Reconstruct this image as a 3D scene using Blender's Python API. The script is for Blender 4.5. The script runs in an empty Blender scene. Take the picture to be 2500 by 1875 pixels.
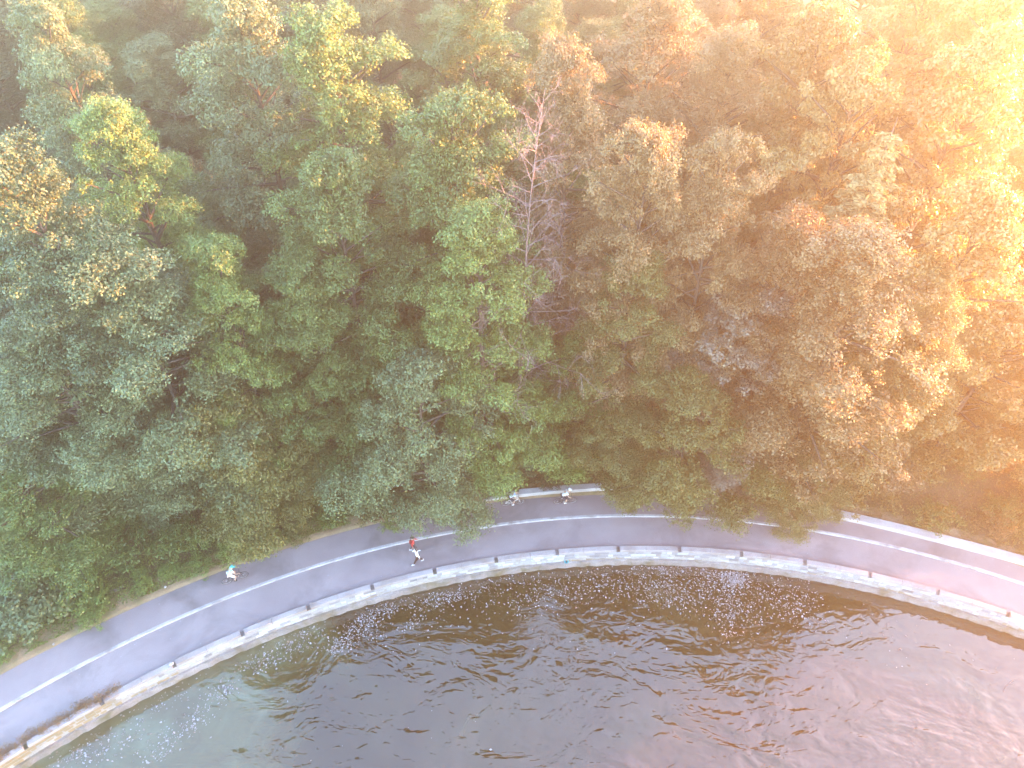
import bpy, bmesh, math, random
import numpy as np
from mathutils import Vector, Matrix

# ------------------------------------------------------------------ camera, sky, sun, exposure
SC = bpy.context.scene
COL = SC.collection
F_PX, PITCH, CAM_H = 1800.0, math.radians(46.0), 44.6      # photograph is 2500 x 1875
SUN_AZ, SUN_EL = math.radians(70.0), math.radians(10.5)    # azimuth from +Y towards +X
SUN_STRENGTH, SKY_STRENGTH, EXPOSURE = 3.0, 0.15, 4.65
HAZE_DENSITY, HAZE_G = 0.0040, 0.83

cam_d = bpy.data.cameras.new('camera')
cam_d.sensor_width = 36.0
cam_d.lens = 36.0 * F_PX / 2500.0
cam_d.clip_end = 2000
cam = bpy.data.objects.new('camera', cam_d)
cam.location = (0, 0, CAM_H)
cam.rotation_euler = (math.pi / 2 - PITCH, 0, 0)
COL.objects.link(cam)
SC.camera = cam

world = bpy.data.worlds.new('World')
SC.world = world
world.use_nodes = True
wn = world.node_tree.nodes
sky = wn.new('ShaderNodeTexSky')
sky.sky_type = 'NISHITA'
sky.sun_disc = False
sky.sun_elevation = SUN_EL
sky.sun_rotation = SUN_AZ
sky.air_density = 1.0
sky.dust_density = 0.8
sky.ozone_density = 2.0
wn['Background'].inputs['Strength'].default_value = SKY_STRENGTH
world.node_tree.links.new(sky.outputs[0], wn['Background'].inputs['Color'])

sun_d = bpy.data.lights.new('sun', 'SUN')
sun_d.energy = SUN_STRENGTH
sun_d.angle = math.radians(1.0)
sun_d.color = (1.0, 0.30, 0.042)
sun = bpy.data.objects.new('sun', sun_d)
SUN_DIR = Vector((math.sin(SUN_AZ) * math.cos(SUN_EL), math.cos(SUN_AZ) * math.cos(SUN_EL), math.sin(SUN_EL)))
sun.rotation_euler = SUN_DIR.to_track_quat('Z', 'Y').to_euler()
COL.objects.link(sun)

SC.view_settings.view_transform = 'Standard'
SC.view_settings.look = 'None'
SC.view_settings.exposure = EXPOSURE
SC.view_settings.gamma = 1.0
SC.cycles.max_bounces = 6
SC.cycles.diffuse_bounces = 3
SC.cycles.glossy_bounces = 3
SC.cycles.transmission_bounces = 3
SC.cycles.volume_bounces = 0
SC.cycles.use_denoising = True

# ------------------------------------------------------------------ helpers
def ray(u, v):
    a = (u - 1250) / F_PX
    b = (937.5 - v) / F_PX
    return a, math.cos(PITCH) + b * math.sin(PITCH), -math.sin(PITCH) + b * math.cos(PITCH)

def on_z(u, v, z=0.0):
    dx, dy, dz = ray(u, v)
    t = (z - CAM_H) / dz
    return Vector((dx * t, dy * t, z))

def on_y(u, v, y):
    dx, dy, dz = ray(u, v)
    t = y / dy
    return Vector((dx * t, y, CAM_H + dz * t))

def tag(o, label=None, cat=None, group=None, kind=None):
    if label: o['label'] = label
    if cat: o['category'] = cat
    if group: o['group'] = group
    if kind: o['kind'] = kind
    return o

def empty(name, loc=(0, 0, 0), rz=0.0):
    o = bpy.data.objects.new(name, None)
    o.empty_display_size = 0.3
    o.location = loc
    o.rotation_euler = (0, 0, rz)
    COL.objects.link(o)
    return o

def link(name, me, mat=None, parent=None):
    o = bpy.data.objects.new(name, me)
    COL.objects.link(o)
    if mat is not None and not me.materials:
        me.materials.append(mat)
    if parent is not None:
        o.parent = parent
    return o

def mesh(name, verts, faces, smooth=False):
    me = bpy.data.meshes.new(name)
    me.from_pydata([tuple(v) for v in verts], [], faces)
    if smooth:
        me.polygons.foreach_set('use_smooth', [True] * len(me.polygons))
    me.update()
    return me

def quads_mesh(name, co, tone=None):
    """co: (n,4,3) array of loose quads"""
    n = len(co)
    me = bpy.data.meshes.new(name)
    me.vertices.add(n * 4)
    me.vertices.foreach_set('co', np.ascontiguousarray(co, dtype=np.float32).ravel())
    me.loops.add(n * 4)
    me.loops.foreach_set('vertex_index', np.arange(n * 4, dtype=np.int32))
    me.polygons.add(n)
    me.polygons.foreach_set('loop_start', np.arange(0, n * 4, 4, dtype=np.int32))
    me.update(calc_edges=True)
    if tone is not None:
        at = me.attributes.new('tone', 'FLOAT', 'FACE')
        at.data.foreach_set('value', np.ascontiguousarray(tone, dtype=np.float32))
    return me

def copy_tree(o, parent=None):
    c = o.copy()
    COL.objects.link(c)
    c.parent = parent
    for ch in o.children:
        copy_tree(ch, c)
    return c

class Geo:
    """collects tubes, boxes and lathes into one mesh"""
    def __init__(self): self.v, self.f = [], []
    def tube(self, pts, radii, n=6, cap=True):
        pts = [Vector(p) for p in pts]
        rings = []
        for i, p in enumerate(pts):
            d = (pts[min(i + 1, len(pts) - 1)] - pts[max(i - 1, 0)])
            d = d.normalized() if d.length > 1e-9 else Vector((0, 0, 1))
            a = d.cross(Vector((0.31, 0.17, 1.0)) if abs(d.z) < 0.9 else Vector((1, 0.2, 0))).normalized()
            b = d.cross(a)
            r = radii[i] if hasattr(radii, '__len__') else radii
            rings.append(len(self.v))
            for k in range(n):
                w = 2 * math.pi * k / n
                self.v.append(p + a * (r * math.cos(w)) + b * (r * math.sin(w)))
        for i in range(len(rings) - 1):
            for k in range(n):
                k2 = (k + 1) % n
                self.f.append((rings[i] + k, rings[i] + k2, rings[i + 1] + k2, rings[i + 1] + k))
        if cap:
            self.f.append(tuple(rings[0] + k for k in range(n - 1, -1, -1)))
            self.f.append(tuple(rings[-1] + k for k in range(n)))
        return self
    def torus(self, c, R, r, axis='y', N=28, n=6):
        base = len(self.v)
        for i in range(N):
            w = 2 * math.pi * i / N
            for k in range(n):
                q = 2 * math.pi * k / n
                a, b, h = (R + r * math.cos(q)) * math.cos(w), (R + r * math.cos(q)) * math.sin(w), r * math.sin(q)
                p = (a, h, b) if axis == 'y' else (a, b, h)
                self.v.append(Vector(c) + Vector(p))
        for i in range(N):
            for k in range(n):
                i2, k2 = (i + 1) % N, (k + 1) % n
                self.f.append((base + i * n + k, base + i2 * n + k, base + i2 * n + k2, base + i * n + k2))
        return self
    def ellipsoid(self, c, r, nu=14, nv=8, z0=-1.0, rot=None):
        base = len(self.v)
        rows = []
        t0 = math.asin(max(-1, min(1, z0)))
        for j in range(nv + 1):
            t = t0 + (math.pi / 2 - t0) * j / nv
            rows.append(len(self.v))
            for i in range(nu):
                w = 2 * math.pi * i / nu
                p = Vector((r[0] * math.cos(t) * math.cos(w), r[1] * math.cos(t) * math.sin(w), r[2] * math.sin(t)))
                if rot: p = rot @ p
                self.v.append(Vector(c) + p)
        for j in range(nv):
            for i in range(nu):
                i2 = (i + 1) % nu
                self.f.append((rows[j] + i, rows[j] + i2, rows[j + 1] + i2, rows[j + 1] + i))
        if z0 > -0.999:
            self.f.append(tuple(rows[0] + i for i in range(nu - 1, -1, -1)))
        return self
    def box(self, c, s, M=None):
        base = len(self.v)
        for x in (-1, 1):
            for y in (-1, 1):
                for z in (-1, 1):
                    p = Vector((x * s[0] / 2, y * s[1] / 2, z * s[2] / 2))
                    if M: p = M @ p
                    self.v.append(Vector(c) + p)
        for q in ((0, 1, 3, 2), (4, 6, 7, 5), (0, 4, 5, 1), (2, 3, 7, 6), (0, 2, 6, 4), (1, 5, 7, 3)):
            self.f.append(tuple(base + k for k in q))
        return self
    def build(self, name, mat, parent=None, smooth=True):
        return link(name, mesh(name, self.v, self.f, smooth), mat, parent)

# ------------------------------------------------------------------ materials
def mat_new(name):
    m = bpy.data.materials.new(name)
    m.use_nodes = True
    nt = m.node_tree
    return m, nt, nt.nodes['Principled BSDF']

def N(nt, kind, **kw):
    n = nt.nodes.new(kind)
    for k, v in kw.items():
        setattr(n, k, v)
    return n

def noise(nt, scale, detail=4.0, rough=0.55, vec=None, dist=0.0):
    n = N(nt, 'ShaderNodeTexNoise')
    n.inputs['Scale'].default_value = scale
    n.inputs['Detail'].default_value = detail
    n.inputs['Roughness'].default_value = rough
    n.inputs['Distortion'].default_value = dist
    if vec is not None:
        nt.links.new(vec, n.inputs['Vector'])
    return n

def ramp(nt, fac, stops):
    r = N(nt, 'ShaderNodeValToRGB')
    els = r.color_ramp.elements
    while len(els) < len(stops):
        els.new(0.5)
    for e, (p, c) in zip(els, stops):
        e.position = p
        e.color = (*c, 1.0) if len(c) == 3 else c
    nt.links.new(fac, r.inputs['Fac'])
    return r

def position(nt, scale=(1, 1, 1)):
    g = N(nt, 'ShaderNodeNewGeometry')
    mp = N(nt, 'ShaderNodeMapping')
    mp.inputs['Scale'].default_value = scale
    nt.links.new(g.outputs['Position'], mp.inputs['Vector'])
    return mp.outputs['Vector']

def mixc(nt, fac, a, b, mode='MIX'):
    m = N(nt, 'ShaderNodeMix', data_type='RGBA', blend_type=mode)
    for sock, val in ((m.inputs['Factor'], fac), (m.inputs['A'], a), (m.inputs['B'], b)):
        if hasattr(val, 'is_linked') or hasattr(val, 'links'):
            nt.links.new(val, sock)
        elif isinstance(val, (int, float)):
            sock.default_value = val
        else:
            sock.default_value = (*val, 1.0)
    return m.outputs['Result']

def bump(nt, bsdf, height, strength, dist):
    b = N(nt, 'ShaderNodeBump')
    b.inputs['Strength'].default_value = strength
    b.inputs['Distance'].default_value = dist
    nt.links.new(height, b.inputs['Height'])
    nt.links.new(b.outputs[0], bsdf.inputs['Normal'])

def speckled(name, c1, c2, scale, rough=0.85, fine=40.0, bump_s=0.3, c3=None, s3=0.4, spec=0.35):
    m, nt, b = mat_new(name)
    p = position(nt)
    n1 = noise(nt, scale, 6, 0.6, p)
    n2 = noise(nt, fine, 3, 0.6, p)
    col = ramp(nt, n1.outputs['Fac'], [(0.3, c1), (0.7, c2)]).outputs['Color']
    f2 = ramp(nt, n2.outputs['Fac'], [(0.3, (0.72, 0.72, 0.72)), (0.7, (1.22, 1.22, 1.22))]).outputs['Color']
    col = mixc(nt, 1.0, col, f2, 'MULTIPLY')
    if c3:
        n3 = noise(nt, s3, 5, 0.65, p, 0.6)
        f3 = ramp(nt, n3.outputs['Fac'], [(0.48, (0, 0, 0)), (0.68, (1, 1, 1))]).outputs['Color']
        col = mixc(nt, f3, col, c3)
    nt.links.new(col, b.inputs['Base Color'])
    b.inputs['Roughness'].default_value = rough
    b.inputs['Specular IOR Level'].default_value = spec
    bump(nt, b, n2.outputs['Fac'], bump_s, 0.02)
    return m

def plain(name, c, rough=0.6, spec=0.4, metal=0.0, var=0.15, scale=18.0):
    m, nt, b = mat_new(name)
    tc = N(nt, 'ShaderNodeTexCoord')
    n = noise(nt, scale, 4, 0.6, tc.outputs['Object'])
    r = ramp(nt, n.outputs['Fac'], [(0.25, tuple(x * (1 - var) for x in c)), (0.75, tuple(min(1, x * (1 + var)) for x in c))])
    nt.links.new(r.outputs['Color'], b.inputs['Base Color'])
    b.inputs['Roughness'].default_value = rough
    b.inputs['Specular IOR Level'].default_value = spec
    b.inputs['Metallic'].default_value = metal
    return m

def leaf_material(name, translucent=0.3, rough=0.42, spec=0.5):
    """colour of each plant comes from the object's own colour, varied per leaf and per spray"""
    m, nt, b = mat_new(name)
    oi = N(nt, 'ShaderNodeObjectInfo')
    at = N(nt, 'ShaderNodeAttribute', attribute_name='tone')
    r = ramp(nt, at.outputs['Fac'], [(0.0, (0.62, 0.66, 0.62)), (0.5, (1.0, 1.0, 1.0)), (0.85, (1.25, 1.22, 1.1)), (1.0, (1.75, 1.62, 1.1))])
    col = mixc(nt, 1.0, oi.outputs['Color'], r.outputs['Color'], 'MULTIPLY')
    nt.links.new(col, b.inputs['Base Color'])
    b.inputs['Roughness'].default_value = rough
    b.inputs['Specular IOR Level'].default_value = spec
    tr = N(nt, 'ShaderNodeBsdfTranslucent')
    tcol = mixc(nt, 1.0, col, (1.25, 1.2, 0.6), 'MULTIPLY')
    nt.links.new(tcol, tr.inputs['Color'])
    mx = N(nt, 'ShaderNodeMixShader')
    mx.inputs['Fac'].default_value = translucent
    nt.links.new(b.outputs[0], mx.inputs[1])
    nt.links.new(tr.outputs[0], mx.inputs[2])
    nt.links.new(mx.outputs[0], nt.nodes['Material Output'].inputs['Surface'])
    return m

M_ASPHALT = speckled('asphalt', (0.215, 0.180, 0.190), (0.285, 0.242, 0.252), 0.35, 0.8, 30, 0.25, (0.15, 0.13, 0.136), 0.22)
M_ASPHALT2 = speckled('asphalt_bike_lane', (0.20, 0.165, 0.174), (0.265, 0.222, 0.232), 0.3, 0.82, 30, 0.25, (0.13, 0.115, 0.12), 0.25)
M_KERB = speckled('kerb_stone', (0.32, 0.30, 0.31), (0.46, 0.44, 0.45), 1.2, 0.8, 25, 0.3, (0.21, 0.185, 0.18), 1.1)
M_CONCRETE = speckled('concrete', (0.32, 0.305, 0.315), (0.45, 0.435, 0.445), 0.8, 0.85, 22, 0.3, (0.28, 0.25, 0.23), 0.6)
M_CAP = speckled('cap_concrete', (0.26, 0.23, 0.235), (0.36, 0.33, 0.34), 0.9, 0.88, 24, 0.35, (0.20, 0.165, 0.15), 0.5)
M_MORTAR = speckled('mortar', (0.22, 0.205, 0.20), (0.34, 0.32, 0.31), 1.5, 0.9, 18, 0.4)
M_FOOTING = speckled('weathered_footing', (0.14, 0.12, 0.115), (0.26, 0.24, 0.245), 0.9, 0.8, 12, 0.6, (0.10, 0.085, 0.045), 0.7)
M_SOIL = speckled('forest_floor', (0.085, 0.052, 0.030), (0.17, 0.105, 0.062), 0.5, 0.95, 9, 0.8, (0.07, 0.06, 0.028), 0.3)
M_VERGE = speckled('dirt_verge', (0.20, 0.135, 0.08), (0.30, 0.215, 0.135), 0.6, 0.95, 14, 0.7, (0.12, 0.11, 0.045), 0.35)
M_BARK = speckled('bark', (0.05, 0.038, 0.030), (0.11, 0.088, 0.074), 2.5, 0.9, 14, 0.8)
M_DEADWOOD = speckled('bare_grey_wood', (0.14, 0.10, 0.10), (0.23, 0.17, 0.17), 2.0, 0.85, 14, 0.4)
M_LEAF = leaf_material('leaf')
M_LEAF_BROAD = leaf_material('broad_leaf', 0.35, 0.36, 0.55)
M_NEEDLE = leaf_material('needle', 0.12, 0.6, 0.3)
M_DRY = plain('dry_weed', (0.24, 0.165, 0.10), 0.9, 0.2, 0, 0.3, 3)

def stone_material():
    m, nt, b = mat_new('granite_block')
    p = position(nt)
    oi = N(nt, 'ShaderNodeObjectInfo')
    at = N(nt, 'ShaderNodeAttribute', attribute_name='tone')
    s = N(nt, 'ShaderNodeMath', operation='ADD')
    nt.links.new(oi.outputs['Random'], s.inputs[0])
    nt.links.new(at.outputs['Fac'], s.inputs[1])
    fr = N(nt, 'ShaderNodeMath', operation='FRACT')
    nt.links.new(s.outputs[0], fr.inputs[0])
    base = ramp(nt, fr.outputs[0], [(0.0, (0.15, 0.15, 0.17)), (0.3, (0.27, 0.275, 0.31)), (0.65, (0.36, 0.37, 0.41)), (0.85, (0.45, 0.46, 0.50)), (1.0, (0.20, 0.18, 0.18))])
    n2 = noise(nt, 14, 4, 0.65, p)
    f2 = ramp(nt, n2.outputs['Fac'], [(0.3, (0.75, 0.75, 0.76)), (0.7, (1.15, 1.15, 1.15))]).outputs['Color']
    col = mixc(nt, 1.0, base.outputs['Color'], f2, 'MULTIPLY')
    # brown algae stain: low on the wall, and the whole face on the shallow western stretch
    sep = N(nt, 'ShaderNodeSeparateXYZ')
    nt.links.new(p, sep.inputs[0])
    n3 = noise(nt, 0.55, 5, 0.65, p, 0.4)
    zl = N(nt, 'ShaderNodeMapRange')
    zl.inputs['From Min'].default_value = -0.95; zl.inputs['From Max'].default_value = -0.45
    zl.inputs['To Min'].default_value = 0.5; zl.inputs['To Max'].default_value = 0.0
    nt.links.new(sep.outputs['Z'], zl.inputs['Value'])
    xl = N(nt, 'ShaderNodeMapRange')
    xl.inputs['From Min'].default_value = -26.0; xl.inputs['From Max'].default_value = -19.5
    xl.inputs['To Min'].default_value = 0.62; xl.inputs['To Max'].default_value = 0.0
    nt.links.new(sep.outputs['X'], xl.inputs['Value'])
    a = N(nt, 'ShaderNodeMath', operation='ADD')
    nt.links.new(zl.outputs[0], a.inputs[0]); nt.links.new(xl.outputs[0], a.inputs[1])
    a2 = N(nt, 'ShaderNodeMath', operation='ADD')
    nt.links.new(a.outputs[0], a2.inputs[0]); nt.links.new(n3.outputs['Fac'], a2.inputs[1])
    f3 = ramp(nt, a2.outputs[0], [(0.74, (0, 0, 0)), (0.95, (1, 1, 1))]).outputs['Color']
    col = mixc(nt, f3, col, (0.21, 0.155, 0.085))
    nt.links.new(col, b.inputs['Base Color'])
    b.inputs['Roughness'].default_value = 0.8
    bump(nt, b, n2.outputs['Fac'], 0.5, 0.02)
    return m
M_STONE = stone_material()

def water_material():
    m, nt, b = mat_new('lake_water')
    p = position(nt)
    n1 = noise(nt, 0.13, 5, 0.6, p, 0.8)
    deep = ramp(nt, n1.outputs['Fac'], [(0.3, (0.026, 0.015, 0.005)), (0.7, (0.042, 0.030, 0.011))]).outputs['Color']
    n2 = noise(nt, 0.3, 6, 0.65, p, 1.0)
    shal = ramp(nt, n2.outputs['Fac'], [(0.3, (0.06, 0.042, 0.018)), (0.55, (0.08, 0.076, 0.036)), (0.75, (0.12, 0.135, 0.085))]).outputs['Color']
    sep = N(nt, 'ShaderNodeSeparateXYZ')
    nt.links.new(p, sep.inputs[0])
    xl = N(nt, 'ShaderNodeMapRange')      # shoal by the western shore
    xl.inputs['From Min'].default_value = -9.0; xl.inputs['From Max'].default_value = -21.0
    nt.links.new(sep.outputs['X'], xl.inputs['Value'])
    a = N(nt, 'ShaderNodeMath', operation='ADD')
    nt.links.new(xl.outputs[0], a.inputs[0]); nt.links.new(n1.outputs['Fac'], a.inputs[1])
    f = ramp(nt, a.outputs[0], [(0.6, (0, 0, 0)), (1.15, (1, 1, 1))])
    col = mixc(nt, f.outputs['Color'], deep, shal)
    nt.links.new(col, b.inputs['Base Color'])
    b.inputs['Roughness'].default_value = 0.03
    b.inputs['IOR'].default_value = 1.82
    pw = position(nt, (0.55, 1.0, 1.0))
    w1 = noise(nt, 0.36, 4, 0.5, pw, 1.0)
    w2 = noise(nt, 1.5, 2, 0.5, pw, 0.7)
    s = N(nt, 'ShaderNodeMath', operation='MULTIPLY_ADD')
    nt.links.new(w2.outputs['Fac'], s.inputs[0]); s.inputs[1].default_value = 0.27
    nt.links.new(w1.outputs['Fac'], s.inputs[2])
    bump(nt, b, s.outputs[0], 0.7, 0.40)
    bn = [n for n in nt.nodes if n.bl_idname == 'ShaderNodeBump'][0]
    dist = N(nt, 'ShaderNodeVectorMath', operation='DISTANCE')     # calm lee under the wall, wind ripples farther out
    nt.links.new(sep.inputs[0].links[0].from_socket, dist.inputs[0])
    dist.inputs[1].default_value = (8.8, -32.4, -1.4)
    lee = N(nt, 'ShaderNodeMapRange')
    lee.inputs['From Min'].default_value = 58.0; lee.inputs['From Max'].default_value = 50.0
    lee.inputs['To Min'].default_value = 0.16; lee.inputs['To Max'].default_value = 0.75
    nt.links.new(dist.outputs['Value'], lee.inputs['Value'])
    nt.links.new(lee.outputs[0], bn.inputs['Strength'])
    return m
M_WATER = water_material()

def flake_material():
    m, nt, b = mat_new('floating_leaf')
    at = N(nt, 'ShaderNodeAttribute', attribute_name='tone')
    r = ramp(nt, at.outputs['Fac'], [(0.0, (0.10, 0.07, 0.05)), (0.45, (0.19, 0.16, 0.15)), (1.0, (0.36, 0.335, 0.36))])
    nt.links.new(r.outputs['Color'], b.inputs['Base Color'])
    b.inputs['Roughness'].default_value = 0.6
    return m
M_FLAKE = flake_material()

# ------------------------------------------------------------------ shoreline: the promenade is an arc round (CX, CY)
CX, CY = 8.8, -32.4
def polar(p): return math.atan2(p[1] - CY, p[0] - CX), math.hypot(p[0] - CX, p[1] - CY)
def curve(px, z):
    w = [polar(on_z(u, v, z)) for u, v in px]
    t = np.array([a for a, _ in w]); r = np.array([b for _, b in w])
    k = np.polyfit(t - 1.66, r, 3)
    lo, hi = t.min(), t.max()
    return lambda a: float(np.polyval(k, min(max(a, lo), hi) - 1.66))
Z_WALK, Z_BIKE, Z_CAP, Z_WATER = 0.0, 0.10, 0.24, -1.40
R_KERB = curve([(0,1731),(281,1581),(532,1469),(840,1359),(989,1323),(1134,1292),(1324,1268),(1590,1254),(1759,1264),(2040,1311),(2500,1423)], 0.1)
R_BACK = curve([(0,1646),(159,1564),(304,1494),(494,1416),(661,1359),(840,1298),(1172,1226),(1280,1217),(1495,1205),(2043,1268),(2500,1382)], 0.1)
R_CAP = curve([(266,1685),(418,1619),(581,1549),(748,1477),(840,1444),(1058,1387),(1210,1359),(1358,1338),(1506,1329),(1650,1329),(1804,1344),(1952,1365),(2104,1397),(2260,1435),(2420,1477),(2500,1497)], 0.24)
CAP_DEPTH = 0.36
def P(a, r, z): return Vector((CX + r * math.cos(a), CY + r * math.sin(a), z))
A0, A1 = math.radians(40), math.radians(152)

def sweep(profile, a0=A0, a1=A1, n=220):
    """profile: list of (function of angle -> radius, z)"""
    v, f = [], []
    m = len(profile)
    for i in range(n + 1):
        a = a0 + (a1 - a0) * i / n
        for rf, z in profile:
            v.append(P(a, rf(a), z))
    for i in range(n):
        for k in range(m - 1):
            f.append((i * m + k, i * m + k + 1, (i + 1) * m + k + 1, (i + 1) * m + k))
    return v, f

def off(fn, d): return lambda a: fn(a) + d

# ------------------------------------------------------------------ terrain, water, path
rnd = random.Random(7)
def hill(x, y):
    a, r = polar((x, y))
    d = r - R_BACK(a)
    if d < 0: return 0.06
    z = 0.06 + 0.02 * min(d, 1.2)
    if d > 1.2:
        e = d - 1.2
        z += 0.22 * min(e, 14) + 0.13 * max(0, min(e - 14, 50))
        z += 0.35 * min(1, e / 4) * (math.sin(x * 0.31 + 1.3) * math.cos(y * 0.27) + 0.6 * math.sin(x * 0.13 - y * 0.21))
    return z

v, f = [], []
NA, ds = 150, [0, 0.35, 0.8, 1.2, 1.7, 2.4, 3.4, 4.8, 6.5, 9, 12, 16, 20, 25, 31, 38, 46, 55, 66, 80]
B0, B1 = math.radians(28), math.radians(158)
for i in range(NA + 1):
    a = B0 + (B1 - B0) * i / NA
    for d in ds:
        p = P(a, R_BACK(a) + d, 0)
        p.z = hill(p.x, p.y) + (rnd.uniform(-0.03, 0.03) if 0.3 < d < 3 else 0)
        if d == 0: p.z = -0.3
        v.append(p)
m_ = len(ds)
for i in range(NA):
    for k in range(m_ - 1):
        f.append((i * m_ + k, i * m_ + k + 1, (i + 1) * m_ + k + 1, (i + 1) * m_ + k))
tag(link('wooded_slope', mesh('wooded_slope', v, f, True), M_SOIL), kind='structure')

v, f = sweep([(off(R_BACK, 1.5), 0.07), (off(R_BACK, 0.9), 0.105), (off(R_BACK, 0.4), 0.10), (off(R_BACK, -0.03), 0.09), (off(R_BACK, -0.03), -0.2)], n=260)
for q in v:
    if q.z > 0.06:
        q.z += rnd.uniform(-0.008, 0.012)
for i in range(0, len(v), 5):
    w = rnd.uniform(-0.25, 0.25)
    a, r = polar(v[i]); z = v[i].z
    v[i] = P(a, r + w, hill(v[i].x, v[i].y) + 0.01)
tag(link('dirt_verge', mesh('dirt_verge', v, f, True), M_VERGE), kind='structure')

v, f = sweep([(R_BACK, -0.25), (R_BACK, Z_BIKE), (off(R_KERB, 0.10), Z_BIKE)])
tag(link('bicycle_path', mesh('bicycle_path', v, f), M_ASPHALT2), kind='structure')
v, f = sweep([(off(R_KERB, 0.10), Z_BIKE - 0.05), (off(R_KERB, 0.10), Z_BIKE + 0.012), (off(R_KERB, -0.07), Z_BIKE + 0.008), (off(R_KERB, -0.10), Z_BIKE - 0.02), (off(R_KERB, -0.105), Z_WALK - 0.03)])
tag(link('dividing_kerb', mesh('dividing_kerb', v, f), M_KERB), kind='structure')
v, f = sweep([(off(R_KERB, -0.10), Z_WALK), (off(R_CAP, -0.34), Z_WALK)])
tag(link('footpath', mesh('footpath', v, f), M_ASPHALT), kind='structure')

v = [(-150, -140, Z_WATER), (150, -140, Z_WATER), (150, 40, Z_WATER), (-150, 40, Z_WATER)]
tag(link('lake_water', mesh('lake_water', v, [(0, 1, 2, 3)]), M_WATER), kind='structure')

# ------------------------------------------------------------------ seawall: cap slabs with drain gaps, granite blocks, footing
wall = empty('seawall', P(math.radians(95.5), 59.5, Z_WATER))
tag(wall, 'curved granite block seawall with concrete cap and drain gaps along the water', 'wall')
bpy.context.view_layer.update()
INV = wall.matrix_world.inverted()
def wall_part(name, v, f, mat, smooth=False):
    return link(name, mesh(name, [INV @ Vector(q) for q in v], f, smooth), mat, wall)
FACE = off(R_CAP, -CAP_DEPTH + 0.03)
v, f = sweep([(off(R_CAP, -0.06), -0.02), (off(FACE, -0.012), -0.02), (off(FACE, -0.03), -0.90)], n=260)
wall_part('mortar_bed', v, f, M_MORTAR)
v, f = sweep([(off(FACE, 0.0), -0.86), (off(FACE, -0.16), -0.90), (off(FACE, -0.20), -1.15), (off(FACE, -0.26), -1.7)], n=420)
for q in v:
    a, r = polar(q)
    w = 0.03 * math.sin(a * 310) + rnd.uniform(-0.025, 0.025)
    q.x += w * math.cos(a); q.y += w * math.sin(a); q.z += rnd.uniform(-0.02, 0.02)
wall_part('footing', v, f, M_FOOTING)
STEP, GAP = math.radians(4.06), 0.25 / 59.7
notches = [math.radians(95.5) + k * STEP for k in range(-13, 14)]
def slab(name, a0, a1, r0f, r1f, z0, z1, mat, n=3, bev=0.018):
    v, f = [], []
    for i in range(n + 1):
        a = a0 + (a1 - a0) * i / n
        r0, r1 = r0f(a), r1f(a)
        for r, z in ((r0, z0), (r0, z1 - bev), (r0 - bev, z1), (r1 + bev, z1), (r1, z1 - bev), (r1, z0)):
            v.append(P(a, r, z))
    for i in range(n):
        for k in range(6):
            k2 = (k + 1) % 6
            f.append((i * 6 + k, i * 6 + k2, (i + 1) * 6 + k2, (i + 1) * 6 + k))
    f.append(tuple(range(5, -1, -1)))
    f.append(tuple(n * 6 + k for k in range(6)))
    return wall_part(name, v, f, mat)
for q in range(len(notches) - 1):
    a0, a1 = notches[q] + GAP / 2, notches[q + 1] - GAP / 2
    mid = a0 + (a1 - a0) * rnd.uniform(0.42, 0.58)
    for b0, b1 in ((a0, mid - 0.0002), (mid + 0.0002, a1)):
        dz = rnd.uniform(-0.008, 0.008)
        slab('cap_slab', b0, b1, R_CAP, off(R_CAP, -CAP_DEPTH), 0.001, Z_CAP + dz, M_CAP)
for a in notches:
    slab('drain_gap_floor', a - GAP / 2 + 0.0001, a + GAP / 2 - 0.0001, R_CAP, off(R_CAP, -CAP_DEPTH + 0.01), -0.02, 0.03, M_FOOTING, n=1, bev=0.005)
# blocks: three courses below the cap
blocks = []
for c, (z0, z1) in enumerate(((-0.28, -0.005), (-0.58, -0.295), (-0.88, -0.595))):
    a = math.radians(52) + rnd.uniform(0, 0.006)
    while a < math.radians(146):
        w = rnd.choice((0.35, 0.45, 0.55, 0.7)) * rnd.uniform(0.9, 1.1) / 59.4
        blocks.append((a + 0.00013, a + w - 0.00013, z0 + rnd.uniform(-0.006, 0.006), z1 + rnd.uniform(-0.006, 0.006), rnd.uniform(0.02, 0.06)))
        a += w
def block_geo(a0, a1, z0, z1, proud):
    v = []
    for a in (a0, a1):
        r = FACE(a)
        v += [P(a, r + 0.05, z0), P(a, r - proud * 0.55, z0 + 0.012), P(a, r - proud * 0.55, z1 - 0.012), P(a, r + 0.05, z1)]
    am, zm = (a0 + a1) / 2, (z0 + z1) / 2
    d = (a1 - a0) * 0.2
    r = FACE(am)
    v += [P(am - d, r - proud, zm - 0.05), P(am + d, r - proud, zm - 0.05), P(am + d, r - proud * 0.95, zm + 0.06), P(am - d, r - proud * 0.95, zm + 0.06)]
    f = [(0, 1, 5, 4), (3, 7, 6, 2), (0, 3, 2, 1), (4, 5, 6, 7), (1, 2, 11, 8), (5, 9, 10, 6), (1, 8, 9, 5), (2, 6, 10, 11), (8, 11, 10, 9)]
    return v, f
blocks.sort(key=lambda b: abs((b[0] + b[1]) / 2 - math.radians(101)))
for b in blocks[:296]:
    v, f = block_geo(*b)
    wall_part('stone_block', v, f, M_STONE)
v, f, tn = [], [], []
for b in blocks[296:]:
    v2, f2 = block_geo(*b)
    k = len(v); v += v2; f += [tuple(k + i for i in q) for q in f2]
    tn += [rnd.random()] * len(f2)
o = wall_part('stone_blocks', v, f, M_STONE)
o.data.attributes.new('tone', 'FLOAT', 'FACE').data.foreach_set('value', tn)
tag(o, kind='stuff')

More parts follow.
